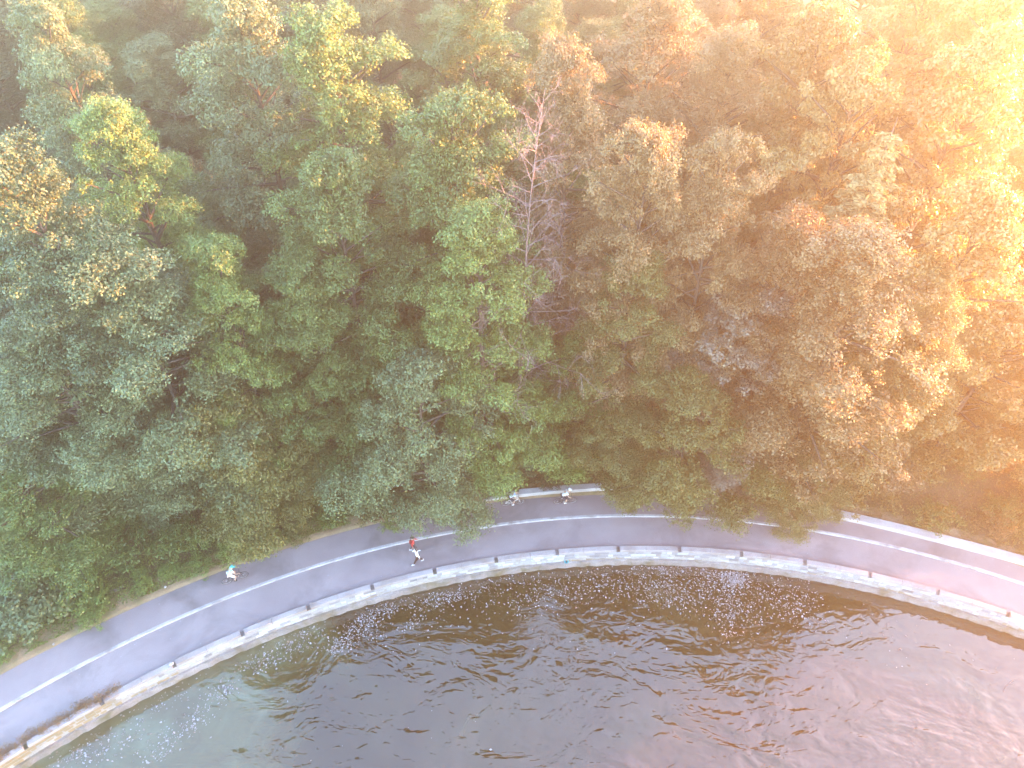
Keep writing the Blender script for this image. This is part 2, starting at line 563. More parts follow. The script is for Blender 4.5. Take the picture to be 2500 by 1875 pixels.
# low concrete walls behind the bicycle lane
def low_wall(label, pts_front, depth, h, taper=False):
    fr = [on_z(u, v, Z_BIKE) for u, v in pts_front]
    root = empty('retaining_wall', fr[0])
    tag(root, label, 'wall')
    v, f = [], []
    n = 24
    pol = [polar(p) for p in fr]
    ts = np.array([p[0] for p in pol]); rs = np.array([p[1] for p in pol])
    k = np.polyfit(ts, rs, 2)
    for i in range(n + 1):
        a = ts[0] + (ts[-1] - ts[0]) * i / n
        r = np.polyval(k, a)
        w = depth * (min(1.0, 0.12 + i / 9.0) ** 0.6 if taper else 1.0)
        hh = h * (min(1.0, 0.25 + i / 8.0) if taper else 1.0)
        for rr, z in ((r, -0.1), (r, hh - 0.03), (r + 0.03, hh), (r + w - 0.03, hh), (r + w, hh - 0.03), (r + w, -0.1)):
            v.append(P(a, rr, z) - fr[0])
    for i in range(n):
        for q in range(6):
            q2 = (q + 1) % 6
            f.append((i * 6 + q, (i + 1) * 6 + q, (i + 1) * 6 + q2, i * 6 + q2))
    f.append(tuple(range(6))); f.append(tuple(n * 6 + q for q in range(5, -1, -1)))
    for q in v: q.z += fr[0].z * 0
    o = link('wall_body', mesh('wall_body', v, f), M_CONCRETE, root)
    return root
low_wall('short pale concrete retaining wall tapering to a point behind two cyclists', [(1170,1226),(1280,1212),(1400,1203),(1497,1197)], 0.50, 0.42, True)
low_wall('long pale concrete retaining wall below the russet shrubs on the bank', [(1880,1232),(2043,1266),(2270,1322),(2500,1380),(2700,1440)], 0.62, 0.42)

# ------------------------------------------------------------------ plants
def leaf_quads(rng, pos, nrm, size, aspect=0.62):
    """diamond leaves at pos with normals nrm"""
    n = len(pos)
    nrm = nrm / (np.linalg.norm(nrm, axis=1, keepdims=True) + 1e-9)
    t = rng.normal(size=(n, 3))
    t -= nrm * (t * nrm).sum(1, keepdims=True)
    t /= np.linalg.norm(t, axis=1, keepdims=True) + 1e-9
    b = np.cross(nrm, t)
    L = (size * rng.uniform(0.7, 1.3, n))[:, None]
    co = np.empty((n, 4, 3))
    co[:, 0] = pos - t * L * 0.5
    co[:, 1] = pos + b * L * aspect * 0.5 + nrm * L * 0.07
    co[:, 2] = pos + t * L * 0.5 - nrm * L * 0.08
    co[:, 3] = pos - b * L * aspect * 0.5 + nrm * L * 0.07
    return co

def sprays(rng, centres, radii, clumps, leaves, size, flat=0.72, droop=0.0):
    """puffs of foliage: every puff is a cloud of small clumps, every clump a cloud of leaves, thickest on the upper, outer skin"""
    C, NR, T = [], [], []
    for c, r in zip(centres, radii):
        k = max(3, int(clumps * (r / 1.1) ** 2))
        d = rng.normal(size=(k, 3)); d[:, 2] = np.abs(d[:, 2]) * 0.9 - 0.25
        d /= np.linalg.norm(d, axis=1, keepdims=True)
        cc = c + d * r * rng.uniform(0.45, 1.0, (k, 1)) * np.array([1, 1, flat])
        rc = r * rng.uniform(0.24, 0.42, k)
        pt = rng.uniform(0, 1)
        for j in range(k):
            n = int(leaves * (rc[j] / 0.35) ** 1.6 * rng.uniform(0.7, 1.25)) + 5
            e = rng.normal(size=(n, 3)); e[:, 2] = e[:, 2] * 0.8 + 0.15
            e /= np.linalg.norm(e, axis=1, keepdims=True)
            q = cc[j] + e * rc[j] * (0.25 + 1.25 * rng.uniform(0, 1, (n, 1)) ** 1.1) * np.array([1, 1, 0.8])
            q[:, 2] -= droop * np.linalg.norm(q[:, :2] - c[:2], axis=1)
            C.append(q)
            NR.append(0.35 * e + np.array([0, 0, 0.75]) + 0.25 * d[j] + rng.normal(scale=0.55, size=(n, 3)))
            T.append(np.clip(0.20 * pt + 0.14 * rng.uniform() + 0.58 * rng.uniform(0, 1, n), 0, 1) + (rng.uniform(0, 1, n) > 0.985) * 0.35)
    C, NR, T = np.concatenate(C), np.concatenate(NR), np.clip(np.concatenate(T), 0, 1)
    return leaf_quads(rng, C, NR, size), T

def broadleaf(seed, h, R, base, nb, kind='alder', lean=(0, 0)):
    rng = np.random.default_rng(seed)
    g = Geo()
    tp = []
    wx, wy = rng.uniform(-0.5, 0.5, 2)
    def trunk(t): return np.array([lean[0] * t ** 1.5 + wx * math.sin(t * 3.1) * h / 20, lean[1] * t ** 1.5 + wy * math.sin(t * 2.6 + 0.4) * h / 20, h * t])
    ts = np.linspace(0, 0.97, 9)
    r0 = 0.012 * h + 0.04
    g.tube([trunk(t) - np.array([0, 0, 0.3 if t == 0 else 0]) for t in ts], [r0 * (1 - t) ** 0.8 + 0.02 for t in ts], 7)
    centres, radii = [], []
    lobes = rng.uniform(0, 2 * math.pi, 3)
    for i in range(nb):
        t = (i + 0.5) / nb
        tz = base + (1 - base) * t ** 0.92
        s = trunk(tz)
        az = i * 2.39996 + rng.uniform(-0.5, 0.5)
        prof = (1 - max(0.0, (t - 0.30) / 0.70) ** 2.3) ** 0.6 * (0.70 + 0.30 * min(1, t / 0.2)) + 0.03
        lobe = 1 + 0.16 * math.cos(2 * (az - lobes[0])) + 0.14 * math.cos(3 * (az - lobes[1]) + 5 * t)
        L = R * prof * lobe * rng.uniform(0.55, 1.12)
        el = math.radians(6 + 46 * t ** 1.4 + rng.uniform(-16, 16))
        d = np.array([math.cos(az) * math.cos(el), math.sin(az) * math.cos(el), math.sin(el)])
        pts = [s + d * L * q - np.array([0, 0, 0.10 * L * q * q * (1.4 - t)]) for q in (0, 0.35, 0.7, 1.0)]
        rb = max(0.018, 0.016 * L + 0.012)
        g.tube(pts, [rb * 1.3, rb, rb * 0.6, 0.01], 4, False)
        rp = rng.uniform(0.85, 1.75) * (0.74 + 0.26 * (1 - t)) * (R / 4.6) ** 0.6 * (0.9 if kind == 'maple' else 1.0)
        centres.append(pts[3] - d * rp * 0.45); radii.append(rp)
        if L > 1.6 * rp:
            side = np.array([-d[1], d[0], 0]) * rng.uniform(-1, 1) * rp
            centres.append(pts[2] * 0.75 + pts[1] * 0.25 + side + np.array([0, 0, rp * 0.25])); radii.append(rp * rng.uniform(0.6, 0.85))
    cl, lv, sz, dr = {'alder': (14, 71, 0.137, 0.05), 'maple': (15, 47, 0.205, 0.0), 'dense': (16, 74, 0.13, 0.0)}[kind]
    co, tone = sprays(rng, centres, radii, cl, lv, sz, 0.62 if kind == 'maple' else 0.74, dr)
    return mesh('trunk', g.v, g.f, True), quads_mesh('crown', co, tone), len(co)

def conifer(seed, h, R):
    rng = np.random.default_rng(seed)
    g = Geo()
    g.tube([(0, 0, -0.3), (0, 0, h * 0.5), (0, 0, h)], [0.3, 0.17, 0.02], 7)
    pos, nrm, T, Ls = [], [], [], []
    for w in range(26):
        t = w / 26
        z = h * (0.12 + 0.87 * t)
        for k in range(6):
            az = w * 0.7 + k * math.pi / 3 + rng.uniform(-0.25, 0.25)
            L = (R * (1 - t) ** 0.85 + 0.25) * rng.uniform(0.75, 1.12)
            d = np.array([math.cos(az), math.sin(az), 0])
            sd = np.array([-d[1], d[0], 0])
            q = np.linspace(0.0, 1, 5)
            pts = [np.array([0, 0, z]) + d * L * s + np.array([0, 0, 0.10 * L * s - 0.34 * L * s * s]) for s in q]
            g.tube(pts, [0.03, 0.025, 0.02, 0.015, 0.006], 4, False)
            nn = int(230 * L)
            s = rng.uniform(0.12, 1, nn)
            wdt = 0.30 * L * np.minimum(1, (1 - s) * 1.6 + 0.12)
            lat = rng.uniform(-1, 1, nn) * wdt
            p = np.array([0, 0, z]) + d * (L * s + 0.0)[:, None] + sd * lat[:, None]
            p[:, 2] += 0.10 * L * s - 0.34 * L * s * s - 0.30 * np.abs(lat) + rng.normal(scale=0.04, size=nn)
            pos.append(p)
            nrm.append(np.array([0, 0, 1.0]) + d * 0.25 + rng.normal(scale=0.45, size=(nn, 3)))
            T.append(np.clip(rng.uniform(0, 0.3) + rng.uniform(0, 0.6, nn), 0, 1))
    pos, nrm, T = np.concatenate(pos), np.concatenate(nrm), np.concatenate(T)
    co = leaf_quads(rng, pos, nrm, 0.27, 0.36)
    return mesh('trunk', g.v, g.f, True), quads_mesh('crown', co, T), len(co)

def shrub_geo(seed, h, R, leaves, size):
    rng = np.random.default_rng(seed)
    g = Geo()
    C, rr = [], []
    for i in range(15):
        az = i * 2.4 + rng.uniform(-0.4, 0.4)
        q = math.sqrt((i + 0.5) / 15)
        c = np.array([math.cos(az) * R * q * 0.8, math.sin(az) * R * q * 0.8, h * (0.35 + 0.5 * (1 - q * q)) * rng.uniform(0.8, 1.15)])
        g.tube([(0, 0, -0.15), c * 0.5 + np.array([0, 0, 0.1]), c], [0.035, 0.022, 0.008], 4, False)
        C.append(c); rr.append(R * rng.uniform(0.30, 0.45))
    co, tone = sprays(rng, C, rr, 26, leaves, size, 0.7)
    return mesh('stem', g.v, g.f, True), quads_mesh('foliage', co, tone), len(co)

def mark_proto(tm, cm, mt, mc):
    tm.materials.append(mt); cm.materials.append(mc)
    return tm, cm

PROTO = {}
TOTAL = 0
def proto(key, res, mt, mc, h, R):
    global TOTAL
    TOTAL += res[2] * 2
    PROTO.setdefault(key, []).append((*mark_proto(res[0], res[1], mt, mc), h, R))
for s in range(4): proto('tall', broadleaf(20 + s, 21, 4.4, 0.18, 78), M_BARK, M_LEAF, 21, 4.4)
for s in range(2): proto('mid', broadleaf(40 + s, 13, 4.3, 0.12, 56), M_BARK, M_LEAF, 13, 4.3)
for s in range(2): proto('dense', broadleaf(50 + s, 9.5, 4.4, 0.06, 60, 'dense'), M_BARK, M_LEAF, 9.5, 4.4)
for s in range(3): proto('maple', broadleaf(60 + s, 19, 4.8, 0.18, 74, 'maple'), M_BARK, M_LEAF_BROAD, 19, 4.8)
proto('conifer', conifer(70, 20, 3.8), M_BARK, M_NEEDLE, 20, 3.8)
for s in range(3): proto('shrub', shrub_geo(80 + s, 1.7, 1.5, 40, 0.13), M_BARK, M_LEAF, 1.7, 1.5)
proto('broad_shrub', shrub_geo(90, 2.6, 2.2, 26, 0.20), M_BARK, M_LEAF_BROAD, 2.6, 2.2)
print('leaf triangles', TOTAL)

prng = random.Random(11)
def plant(name, key, loc, h, R, colour, label, cat, group=None, rz=None, lean=0.0, which=None, part=('trunk', 'crown')):
    arr = PROTO[key]
    tm, cm, ph, pr = arr[prng.randrange(len(arr)) if which is None else which]
    root = empty(name, loc, prng.uniform(0, 6.28) if rz is None else rz)
    root.rotation_euler[0] = prng.uniform(-0.03, 0.03) + lean
    root.rotation_euler[1] = prng.uniform(-0.03, 0.03)
    root.scale = (R / pr, R / pr, h / ph)
    a = link(part[0], tm, None, root)
    b = link(part[1], cm, None, root)
    k = prng.uniform(0.94, 1.07)
    b.color = (*[c * k for c in colour], 1)
    tag(root, label, cat, group)
    return root

GREEN = (0.105, 0.155, 0.042)
GREYGREEN = (0.130, 0.168, 0.080)
BRIGHT = (0.145, 0.205, 0.052)
LIME = (0.16, 0.22, 0.055)
OLIVE = (0.135, 0.140, 0.040)
DEEP = (0.060, 0.085, 0.038)
GLOW_GOLD = (0.19, 0.145, 0.050)  # the warm glow is put into this leaf colour and the three below
GLOW_RUSSET = (0.16, 0.105, 0.045)
GLOW_PEACH = (0.21, 0.15, 0.072)
GLOW_YELLOW = (0.27, 0.21, 0.085)
SILVER = (0.19, 0.165, 0.13)
G_IN = 'broadleaf trees filling the wood'
# (top x, top y, crown width) as read from a 2212-pixel-wide view of the photograph, ground distance in metres, kind, colour, label
TREES = [
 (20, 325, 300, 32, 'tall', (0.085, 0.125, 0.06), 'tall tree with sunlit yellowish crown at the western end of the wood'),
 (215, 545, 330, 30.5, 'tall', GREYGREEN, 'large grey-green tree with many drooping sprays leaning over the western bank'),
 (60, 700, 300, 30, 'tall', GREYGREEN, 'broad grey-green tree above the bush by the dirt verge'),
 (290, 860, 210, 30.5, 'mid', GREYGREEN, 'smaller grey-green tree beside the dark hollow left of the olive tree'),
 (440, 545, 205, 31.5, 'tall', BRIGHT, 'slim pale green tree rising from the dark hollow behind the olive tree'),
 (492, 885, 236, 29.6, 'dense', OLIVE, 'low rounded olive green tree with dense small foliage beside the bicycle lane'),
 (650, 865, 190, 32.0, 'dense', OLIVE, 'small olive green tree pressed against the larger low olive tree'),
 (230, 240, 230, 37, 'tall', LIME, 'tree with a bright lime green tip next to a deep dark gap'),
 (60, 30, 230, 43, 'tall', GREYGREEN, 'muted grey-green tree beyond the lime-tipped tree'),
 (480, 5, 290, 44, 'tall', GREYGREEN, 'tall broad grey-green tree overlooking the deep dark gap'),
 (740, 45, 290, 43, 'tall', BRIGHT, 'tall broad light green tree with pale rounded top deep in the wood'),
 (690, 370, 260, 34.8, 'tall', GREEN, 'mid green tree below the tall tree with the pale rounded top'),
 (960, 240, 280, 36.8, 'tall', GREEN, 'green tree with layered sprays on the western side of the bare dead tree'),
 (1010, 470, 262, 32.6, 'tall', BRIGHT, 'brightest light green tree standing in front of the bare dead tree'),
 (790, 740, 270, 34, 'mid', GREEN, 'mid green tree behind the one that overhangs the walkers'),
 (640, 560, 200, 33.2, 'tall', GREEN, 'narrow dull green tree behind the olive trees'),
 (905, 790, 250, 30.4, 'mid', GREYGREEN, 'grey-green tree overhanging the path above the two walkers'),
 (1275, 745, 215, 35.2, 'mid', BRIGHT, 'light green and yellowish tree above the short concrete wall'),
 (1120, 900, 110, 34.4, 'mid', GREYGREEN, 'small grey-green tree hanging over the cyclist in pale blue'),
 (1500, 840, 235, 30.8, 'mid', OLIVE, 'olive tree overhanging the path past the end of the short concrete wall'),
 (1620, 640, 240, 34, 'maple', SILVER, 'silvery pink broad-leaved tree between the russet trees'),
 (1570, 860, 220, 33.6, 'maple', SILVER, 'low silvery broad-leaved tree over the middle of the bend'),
 (1430, 295, 225, 35, 'tall', GLOW_PEACH, 'tall glow-tinted peach-green tree on the eastern side of the bare dead tree'),
 (1590, 320, 195, 35.6, 'tall', GLOW_PEACH, 'tall narrow glow-tinted peach tree beside the tall peach-green one'),
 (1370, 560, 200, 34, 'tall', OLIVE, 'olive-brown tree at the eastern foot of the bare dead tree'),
 (1870, 505, 340, 32.4, 'tall', GLOW_PEACH, 'largest glow-tinted peach-orange tree leaning out above the eastern path'),
 (1750, 480, 230, 34, 'tall', GLOW_RUSSET, 'glow-tinted russet tree tucked behind the largest peach-orange tree'),
 (1960, 700, 260, 32.4, 'mid', GLOW_GOLD, 'glow-tinted golden tree at the foot of the largest peach-orange tree'),
 (1790, 790, 260, 32.6, 'mid', GLOW_RUSSET, 'glow-tinted russet tree drooping over the start of the long concrete wall'),
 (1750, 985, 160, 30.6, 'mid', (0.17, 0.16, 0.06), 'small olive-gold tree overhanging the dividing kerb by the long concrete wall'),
 (1240, 125, 220, 41.5, 'tall', GLOW_PEACH, 'pale glow-tinted peach-green tree standing right behind the bare dead tree'),
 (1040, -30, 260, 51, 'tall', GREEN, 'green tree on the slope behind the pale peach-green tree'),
 (1420, 0, 260, 50, 'tall', GLOW_PEACH, 'glow-tinted peach tree high on the slope beyond the tall peach-green tree'),
 (1560, 70, 210, 48, 'tall', GLOW_PEACH, 'glow-tinted peach tree bordering a glowing orange gap'),
 (1760, 40, 240, 47, 'maple', GLOW_GOLD, 'glow-tinted golden maple with loose puffs of leaves beyond the conifer'),
 (1880, 160, 220, 42, 'maple', GLOW_YELLOW, 'pale glow-tinted yellow maple with loose puffs right behind the conifer'),
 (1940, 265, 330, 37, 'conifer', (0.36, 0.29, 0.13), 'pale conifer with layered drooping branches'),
 (2150, 110, 280, 41, 'maple', GLOW_YELLOW, 'large bright glow-tinted yellow maple east of the conifer'),
 (2020, -20, 240, 52, 'maple', GLOW_YELLOW, 'bright glow-tinted yellow maple high on the slope behind the conifer'),
 (2210, -60, 260, 50, 'maple', GLOW_YELLOW, 'bright glow-tinted yellow maple at the top of the eastern slope'),
 (2120, 430, 260, 34, 'maple', GLOW_YELLOW, 'glow-tinted yellow maple below the large bright yellow maple'),
 (2200, 680, 240, 33, 'maple', GLOW_GOLD, 'glow-tinted golden maple above the eastern bank'),
 (2050, 590, 190, 33, 'tall', GLOW_YELLOW, 'slim glow-tinted yellow tree between the golden maple and the largest peach-orange tree'),
]
placed = []
K = 2500 / 2212
for (tx, ty, w, Y, kind, colr, label) in TREES:
    top = on_y(tx * K, ty * K, Y)
    depth = Y * math.cos(PITCH) + (CAM_H - top.z + 3) * math.sin(PITCH)
    R = w * K / 2 / (F_PX / depth)
    gz = hill(top.x, top.y)
    h = min(top.z, 45.0) - gz
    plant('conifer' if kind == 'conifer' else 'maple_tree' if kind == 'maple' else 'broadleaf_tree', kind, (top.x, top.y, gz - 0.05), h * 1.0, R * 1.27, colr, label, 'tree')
    placed.append((top.x, top.y, R))
    print(f'{kind:8s} h={h:.1f} R={R:.1f} at {top.x:.1f},{top.y:.1f} d={polar(top)[1]-R_BACK(polar(top)[0]):.1f}')

# the wood behind and between: lower trees under the named crowns, full-grown ones farther up the slope
cells = []
for _ in range(6000):
    x, y = prng.uniform(-58, 72), prng.uniform(18, 80)
    a, r = polar((x, y))
    d = r - R_BACK(a)
    if d < 4.5 or (x < -0.68 * y - 12) or (x > 0.62 * y + 24): continue  # right margin reaches out of view; trees added there block the low sun
    gap = 4.3 if y < 55 else 5.4
    if any((x - q[0]) ** 2 + (y - q[1]) ** 2 < gap * gap for q in placed): continue
    placed.append((x, y, 3)); cells.append((x, y, d))
for x, y, d in cells:
    far = y > 56
    gz = hill(x, y)
    h = prng.uniform(17, 22) if far else min(prng.uniform(9.5, 15), 5 + d * 0.9)
    h = min(h, 45 - gz)
    w = x - 2.0 + prng.uniform(-5, 5)
    key = 'tall' if far else 'mid'
    lab, colr = prng.choice((('mid green', GREEN), ('grey-green', GREYGREEN), ('dark green', DEEP)) if w < 4 else (('glow-tinted peach', GLOW_PEACH), ('glow-tinted russet', GLOW_RUSSET), ('olive', OLIVE)) if w < 17 else (('glow-tinted yellow', GLOW_YELLOW), ('glow-tinted golden', GLOW_GOLD)))  # towards the right the warm glow is put into the leaf colours
    if w >= 17 and far: key = 'maple'
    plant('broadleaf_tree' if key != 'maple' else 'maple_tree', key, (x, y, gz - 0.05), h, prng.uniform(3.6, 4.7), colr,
          f'full-grown {lab} tree in the rows high on the slope' if far else f'half-hidden smaller {lab} tree filling a gap under taller crowns', 'tree', f'{lab} trees high on the slope' if far else f'{lab} trees under taller crowns')
print('fill trees', len(cells))

# bare dead tree
dt = on_y(1180 * K, 190 * K, 34.2)
bx = on_y(1095 * K, 560 * K, 34.2)
gz = hill(bx.x, 34.2)
dead = empty('dead_tree', (bx.x, 34.2, gz))
tag(dead, 'bare dead tree with thin pinkish grey branches among the crowns', 'tree')
topv = Vector((dt.x - bx.x, 0, dt.z - gz))
g = Geo()
drng = random.Random(5)
def dtrunk(t): return Vector((topv.x * t + 0.25 * math.sin(t * 6), 0.2 * math.sin(t * 4), topv.z * t))
g.tube([dtrunk(t / 10) - Vector((0, 0, 0.3 if t == 0 else 0)) for t in range(11)], [0.14 * (1 - t / 10.4) + 0.006 for t in range(11)], 8)
g.build('trunk', M_DEADWOOD, dead)
def twig(gg, p, d, L, r, lev):
    pts = [p]
    q = p.copy(); dd = d.normalized()
    for s in range(5):
        q = q + dd * (L / 5)
        dd = (dd + Vector((drng.uniform(-0.16, 0.16), drng.uniform(-0.16, 0.16), drng.uniform(-0.12, 0.10)))).normalized()
        pts.append(q.copy())
    gg.tube(pts, [r * (1 - 0.16 * i) for i in range(6)], 4 if lev else 5, False)
    if lev < 3:
        for k in range(5 if lev == 0 else 4):
            i = drng.choice((1, 2, 3, 4, 5))
            side = dd.cross(Vector((drng.uniform(-1, 1), drng.uniform(-1, 1), drng.uniform(-0.4, 1)))).normalized()
            twig(gg, pts[i], dd * 0.75 + side * drng.choice((-1, 1)) * 0.75, L * drng.uniform(0.32, 0.55), r * 0.55, lev + 1)
for i in range(64):
    t = 0.34 + 0.65 * (i / 64)
    az = i * 2.4 + drng.uniform(-0.4, 0.4)
    L = (5.2 * (1 - t) ** 0.6 + 0.4) * drng.uniform(0.75, 1.15)
    gg = Geo()
    el = 0.15 + 0.75 * t
    twig(gg, dtrunk(t), Vector((math.cos(az), math.sin(az), math.tan(el * 0.8))), L, 0.036 * (1.15 - t) + 0.011, 0)
    gg.build('branch', M_DEADWOOD, dead)

# shrubs along the bank
sh = 0
def bank_spot(u, v):
    p = on_z(u, v, 0.6)
    p.z = hill(p.x, p.y)
    return p
SHRUBS = [  # (u, v in the 2212 view, radius m, key, colour, label)
 (60, 1330, 2.7, 'broad_shrub', GREYGREEN, 'big rounded grey-green bush beside the dirt verge'),
 (160, 1290, 2.0, 'broad_shrub', BRIGHT, 'leafy light green bush next to the big rounded bush'),
 (200, 1335, 0.9, 'shrub', LIME, 'small lime green shrub at the foot of the big rounded bush'),
 (30, 1190, 2.2, 'broad_shrub', OLIVE, 'olive bush behind the big rounded bush'),
 (300, 1190, 1.9, 'shrub', GREEN, 'dark green shrub above the fallen plank on the verge'),
 (390, 1170, 1.8, 'shrub', GREEN, 'green shrub below the dark hollow in the wood'),
 (430, 1225, 1.0, 'shrub', BRIGHT, 'light green shrub at the path edge behind the teal-helmeted cyclist'),
 (500, 1190, 1.2, 'shrub', LIME, 'lime green shrub on the bank ahead of the teal-helmeted cyclist'),
 (570, 1170, 1.2, 'shrub', LIME, 'spreading lime green shrub under the low olive tree'),
 (640, 1150, 1.1, 'shrub', OLIVE, 'olive shrub under the low olive tree'),
 (720, 1115, 1.3, 'shrub', GREEN, 'green shrub in the opening beside the low olive tree'),
 (800, 1105, 1.2, 'shrub', OLIVE, 'olive shrub spilling onto the bicycle lane'),
 (845, 1130, 0.9, 'shrub', LIME, 'lime shrub spilling onto the lane beside the overhanging tree'),
 (1190, 1030, 1.2, 'shrub', DEEP, 'dark green shrub behind the short concrete wall'),
 (1280, 1025, 1.1, 'shrub', OLIVE, 'olive shrub behind the end of the short concrete wall'),
 (1080, 1050, 1.2, 'shrub', DEEP, 'dark shrub at the tapered tip of the short concrete wall'),
]
for (u, v_, R, key, colr, label) in SHRUBS:
    p = bank_spot(u * K, v_ * K)
    plant('shrub', key, p, R * prng.uniform(0.95, 1.2), R, colr, label, 'shrub', part=('stem', 'foliage'))
for i in range(94):                    # the two banks, shoulder to shoulder
    left = i < 24 or i >= 78
    a = math.radians(prng.uniform(105, 138) if left else prng.uniform(58, 83))
    d = prng.uniform(1.5, 6.0) if left else prng.uniform(1.4, 8.5)
    p = P(a, R_BACK(a) + d, 0); p.z = hill(p.x, p.y)
    R = prng.uniform(0.9, 1.6)
    if i >= 78:                        # small fresh growth right at the lane's edge
        a = math.radians(prng.uniform(108, 137)); R = prng.uniform(0.45, 0.8)
        p = P(a, R_BACK(a) + prng.uniform(0.9, 2.2), 0); p.z = hill(p.x, p.y)
    if left:
        w, c = ('lime green', LIME) if i >= 78 else prng.choice((('mid green', GREEN), ('light green', BRIGHT), ('lime green', LIME)))
        plant('shrub', 'shrub', p, R * 1.1, R, c, f'low {w} shrub in the undergrowth of the western bank', 'shrub', f'{w} shrubs of the western bank', part=('stem', 'foliage'))
    else:
        w, c = prng.choice((('glow-tinted golden', GLOW_GOLD), ('olive', OLIVE), ('glow-tinted russet', GLOW_RUSSET)))  # gold and russet carry the warm glow in the leaf colour
        plant('shrub', 'shrub', p, R, R, c, f'low {w} shrub on the bank above the long concrete wall', 'shrub', f'{w} shrubs above the long concrete wall', part=('stem', 'foliage'))

# ground cover: ivy, nettles and grass nobody could count
rng = np.random.default_rng(3)
def cover(n, a_lo, a_hi, d_lo, d_hi, size, colr, name, label, hmax):
    a = rng.uniform(math.radians(a_lo), math.radians(a_hi), n)
    d = d_lo + (d_hi - d_lo) * rng.uniform(0, 1, n) ** 1.2
    rb = np.array([R_BACK(q) for q in a]) + d
    x, y = CX + rb * np.cos(a), CY + rb * np.sin(a)
    patch = np.sin(x * 1.9 + np.sin(y * 1.3)) * np.cos(y * 2.3 + 1.7 * np.sin(x * 0.9)) + 0.5 * np.sin(x * 4.1) * np.sin(y * 3.7)
    keep = patch + rng.uniform(-0.6, 0.6, n) + (d - d_lo) * 0.9 > -0.1
    x, y, d, patch = x[keep], y[keep], d[keep], patch[keep]
    z = np.array([hill(p, q) for p, q in zip(x, y)]) + rng.uniform(0.02, 1, len(x)) * hmax * (0.3 + 0.7 * np.clip(patch + 0.5, 0, 1)) * np.clip((d - d_lo) * 1.5 + 0.25, 0, 1) + 0.03
    nr = np.array([0, 0, 1.0]) + rng.normal(scale=0.55, size=(len(x), 3))
    co = leaf_quads(rng, np.stack([x, y, z], 1), nr, size)
    o = link(name, quads_mesh(name, co, np.clip(rng.uniform(0, 1, len(x)) * 0.7 + 0.15 * np.clip(patch, -1, 1) + 0.1, 0, 1)), M_LEAF)
    o.color = (*colr, 1)
    tag(o, label, 'ground cover', kind='stuff')
cover(90000, 99, 142, 0.5, 9, 0.115, (0.15, 0.19, 0.042), 'ground_cover', 'low green ivy and grass carpeting the western bank', 0.45)
cover(50000, 52, 99, 0.55, 9, 0.115, (0.15, 0.135, 0.040), 'ground_cover', 'low golden ground cover on the bank above the long concrete wall', 0.45)

# ------------------------------------------------------------------ people and bicycles
M_SKIN = plain('skin', (0.45, 0.29, 0.22), 0.5, 0.4, 0, 0.06)
M_HAIR = plain('dark_hair', (0.025, 0.018, 0.014), 0.5, 0.4)
M_BLACK = plain('black_rubber', (0.02, 0.02, 0.022), 0.7)
M_DARKMETAL = plain('dark_bicycle_paint', (0.03, 0.028, 0.035), 0.35, 0.5)
M_WHITE = plain('white_paint', (0.70, 0.70, 0.72), 0.35, 0.5, 0, 0.05)
M_STEEL = plain('steel', (0.55, 0.55, 0.58), 0.3, 0.5, 0.8)
M_TEAL = plain('teal_plastic', (0.02, 0.36, 0.38), 0.35, 0.5, 0, 0.08)
M_SHIRT_WHITE = plain('white_cotton', (0.62, 0.64, 0.66), 0.9, 0.2, 0, 0.06)
M_SHIRT_BLUE = plain('pale_blue_cotton', (0.45, 0.53, 0.64), 0.9, 0.2, 0, 0.06)
M_SHIRT_MINT = plain('pale_mint_jersey', (0.42, 0.62, 0.64), 0.85, 0.2, 0, 0.06)
M_RED = plain('red_jacket', (0.42, 0.035, 0.035), 0.8, 0.25, 0, 0.15)
M_RED_DARK = plain('dark_red_backpack', (0.20, 0.018, 0.022), 0.8, 0.25, 0, 0.15)
M_LEGGING = plain('dark_leggings', (0.045, 0.022, 0.020), 0.8, 0.25)
M_GREYSHORT = plain('white_shorts', (0.66, 0.66, 0.68), 0.9, 0.2)
M_DENIM = plain('dark_trousers', (0.05, 0.045, 0.06), 0.85, 0.2)
M_LIP = plain('lip', (0.36, 0.14, 0.12), 0.5)

def skin_obj(name, nodes, edges, root, mat, parent, sub=2):
    bm = bmesh.new()
    lay = bm.verts.layers.skin.verify()
    vs = {}
    for k, (p, r) in nodes.items():
        q = bm.verts.new(p)
        rr = r if isinstance(r, tuple) else (r, r)
        q[lay].radius = rr
        q[lay].use_root = (k == root)
        vs[k] = q
    for a, b in edges:
        bm.edges.new((vs[a], vs[b]))
    me = bpy.data.meshes.new(name)
    bm.to_mesh(me); bm.free()
    o = link(name, me, mat, parent)
    md = o.modifiers.new('skin', 'SKIN'); md.use_smooth_shade = True
    if sub:
        sd = o.modifiers.new('sub', 'SUBSURF'); sd.levels = 1; sd.render_levels = sub
    return o

def lerp(a, b, t): return Vector(a) * (1 - t) + Vector(b) * t

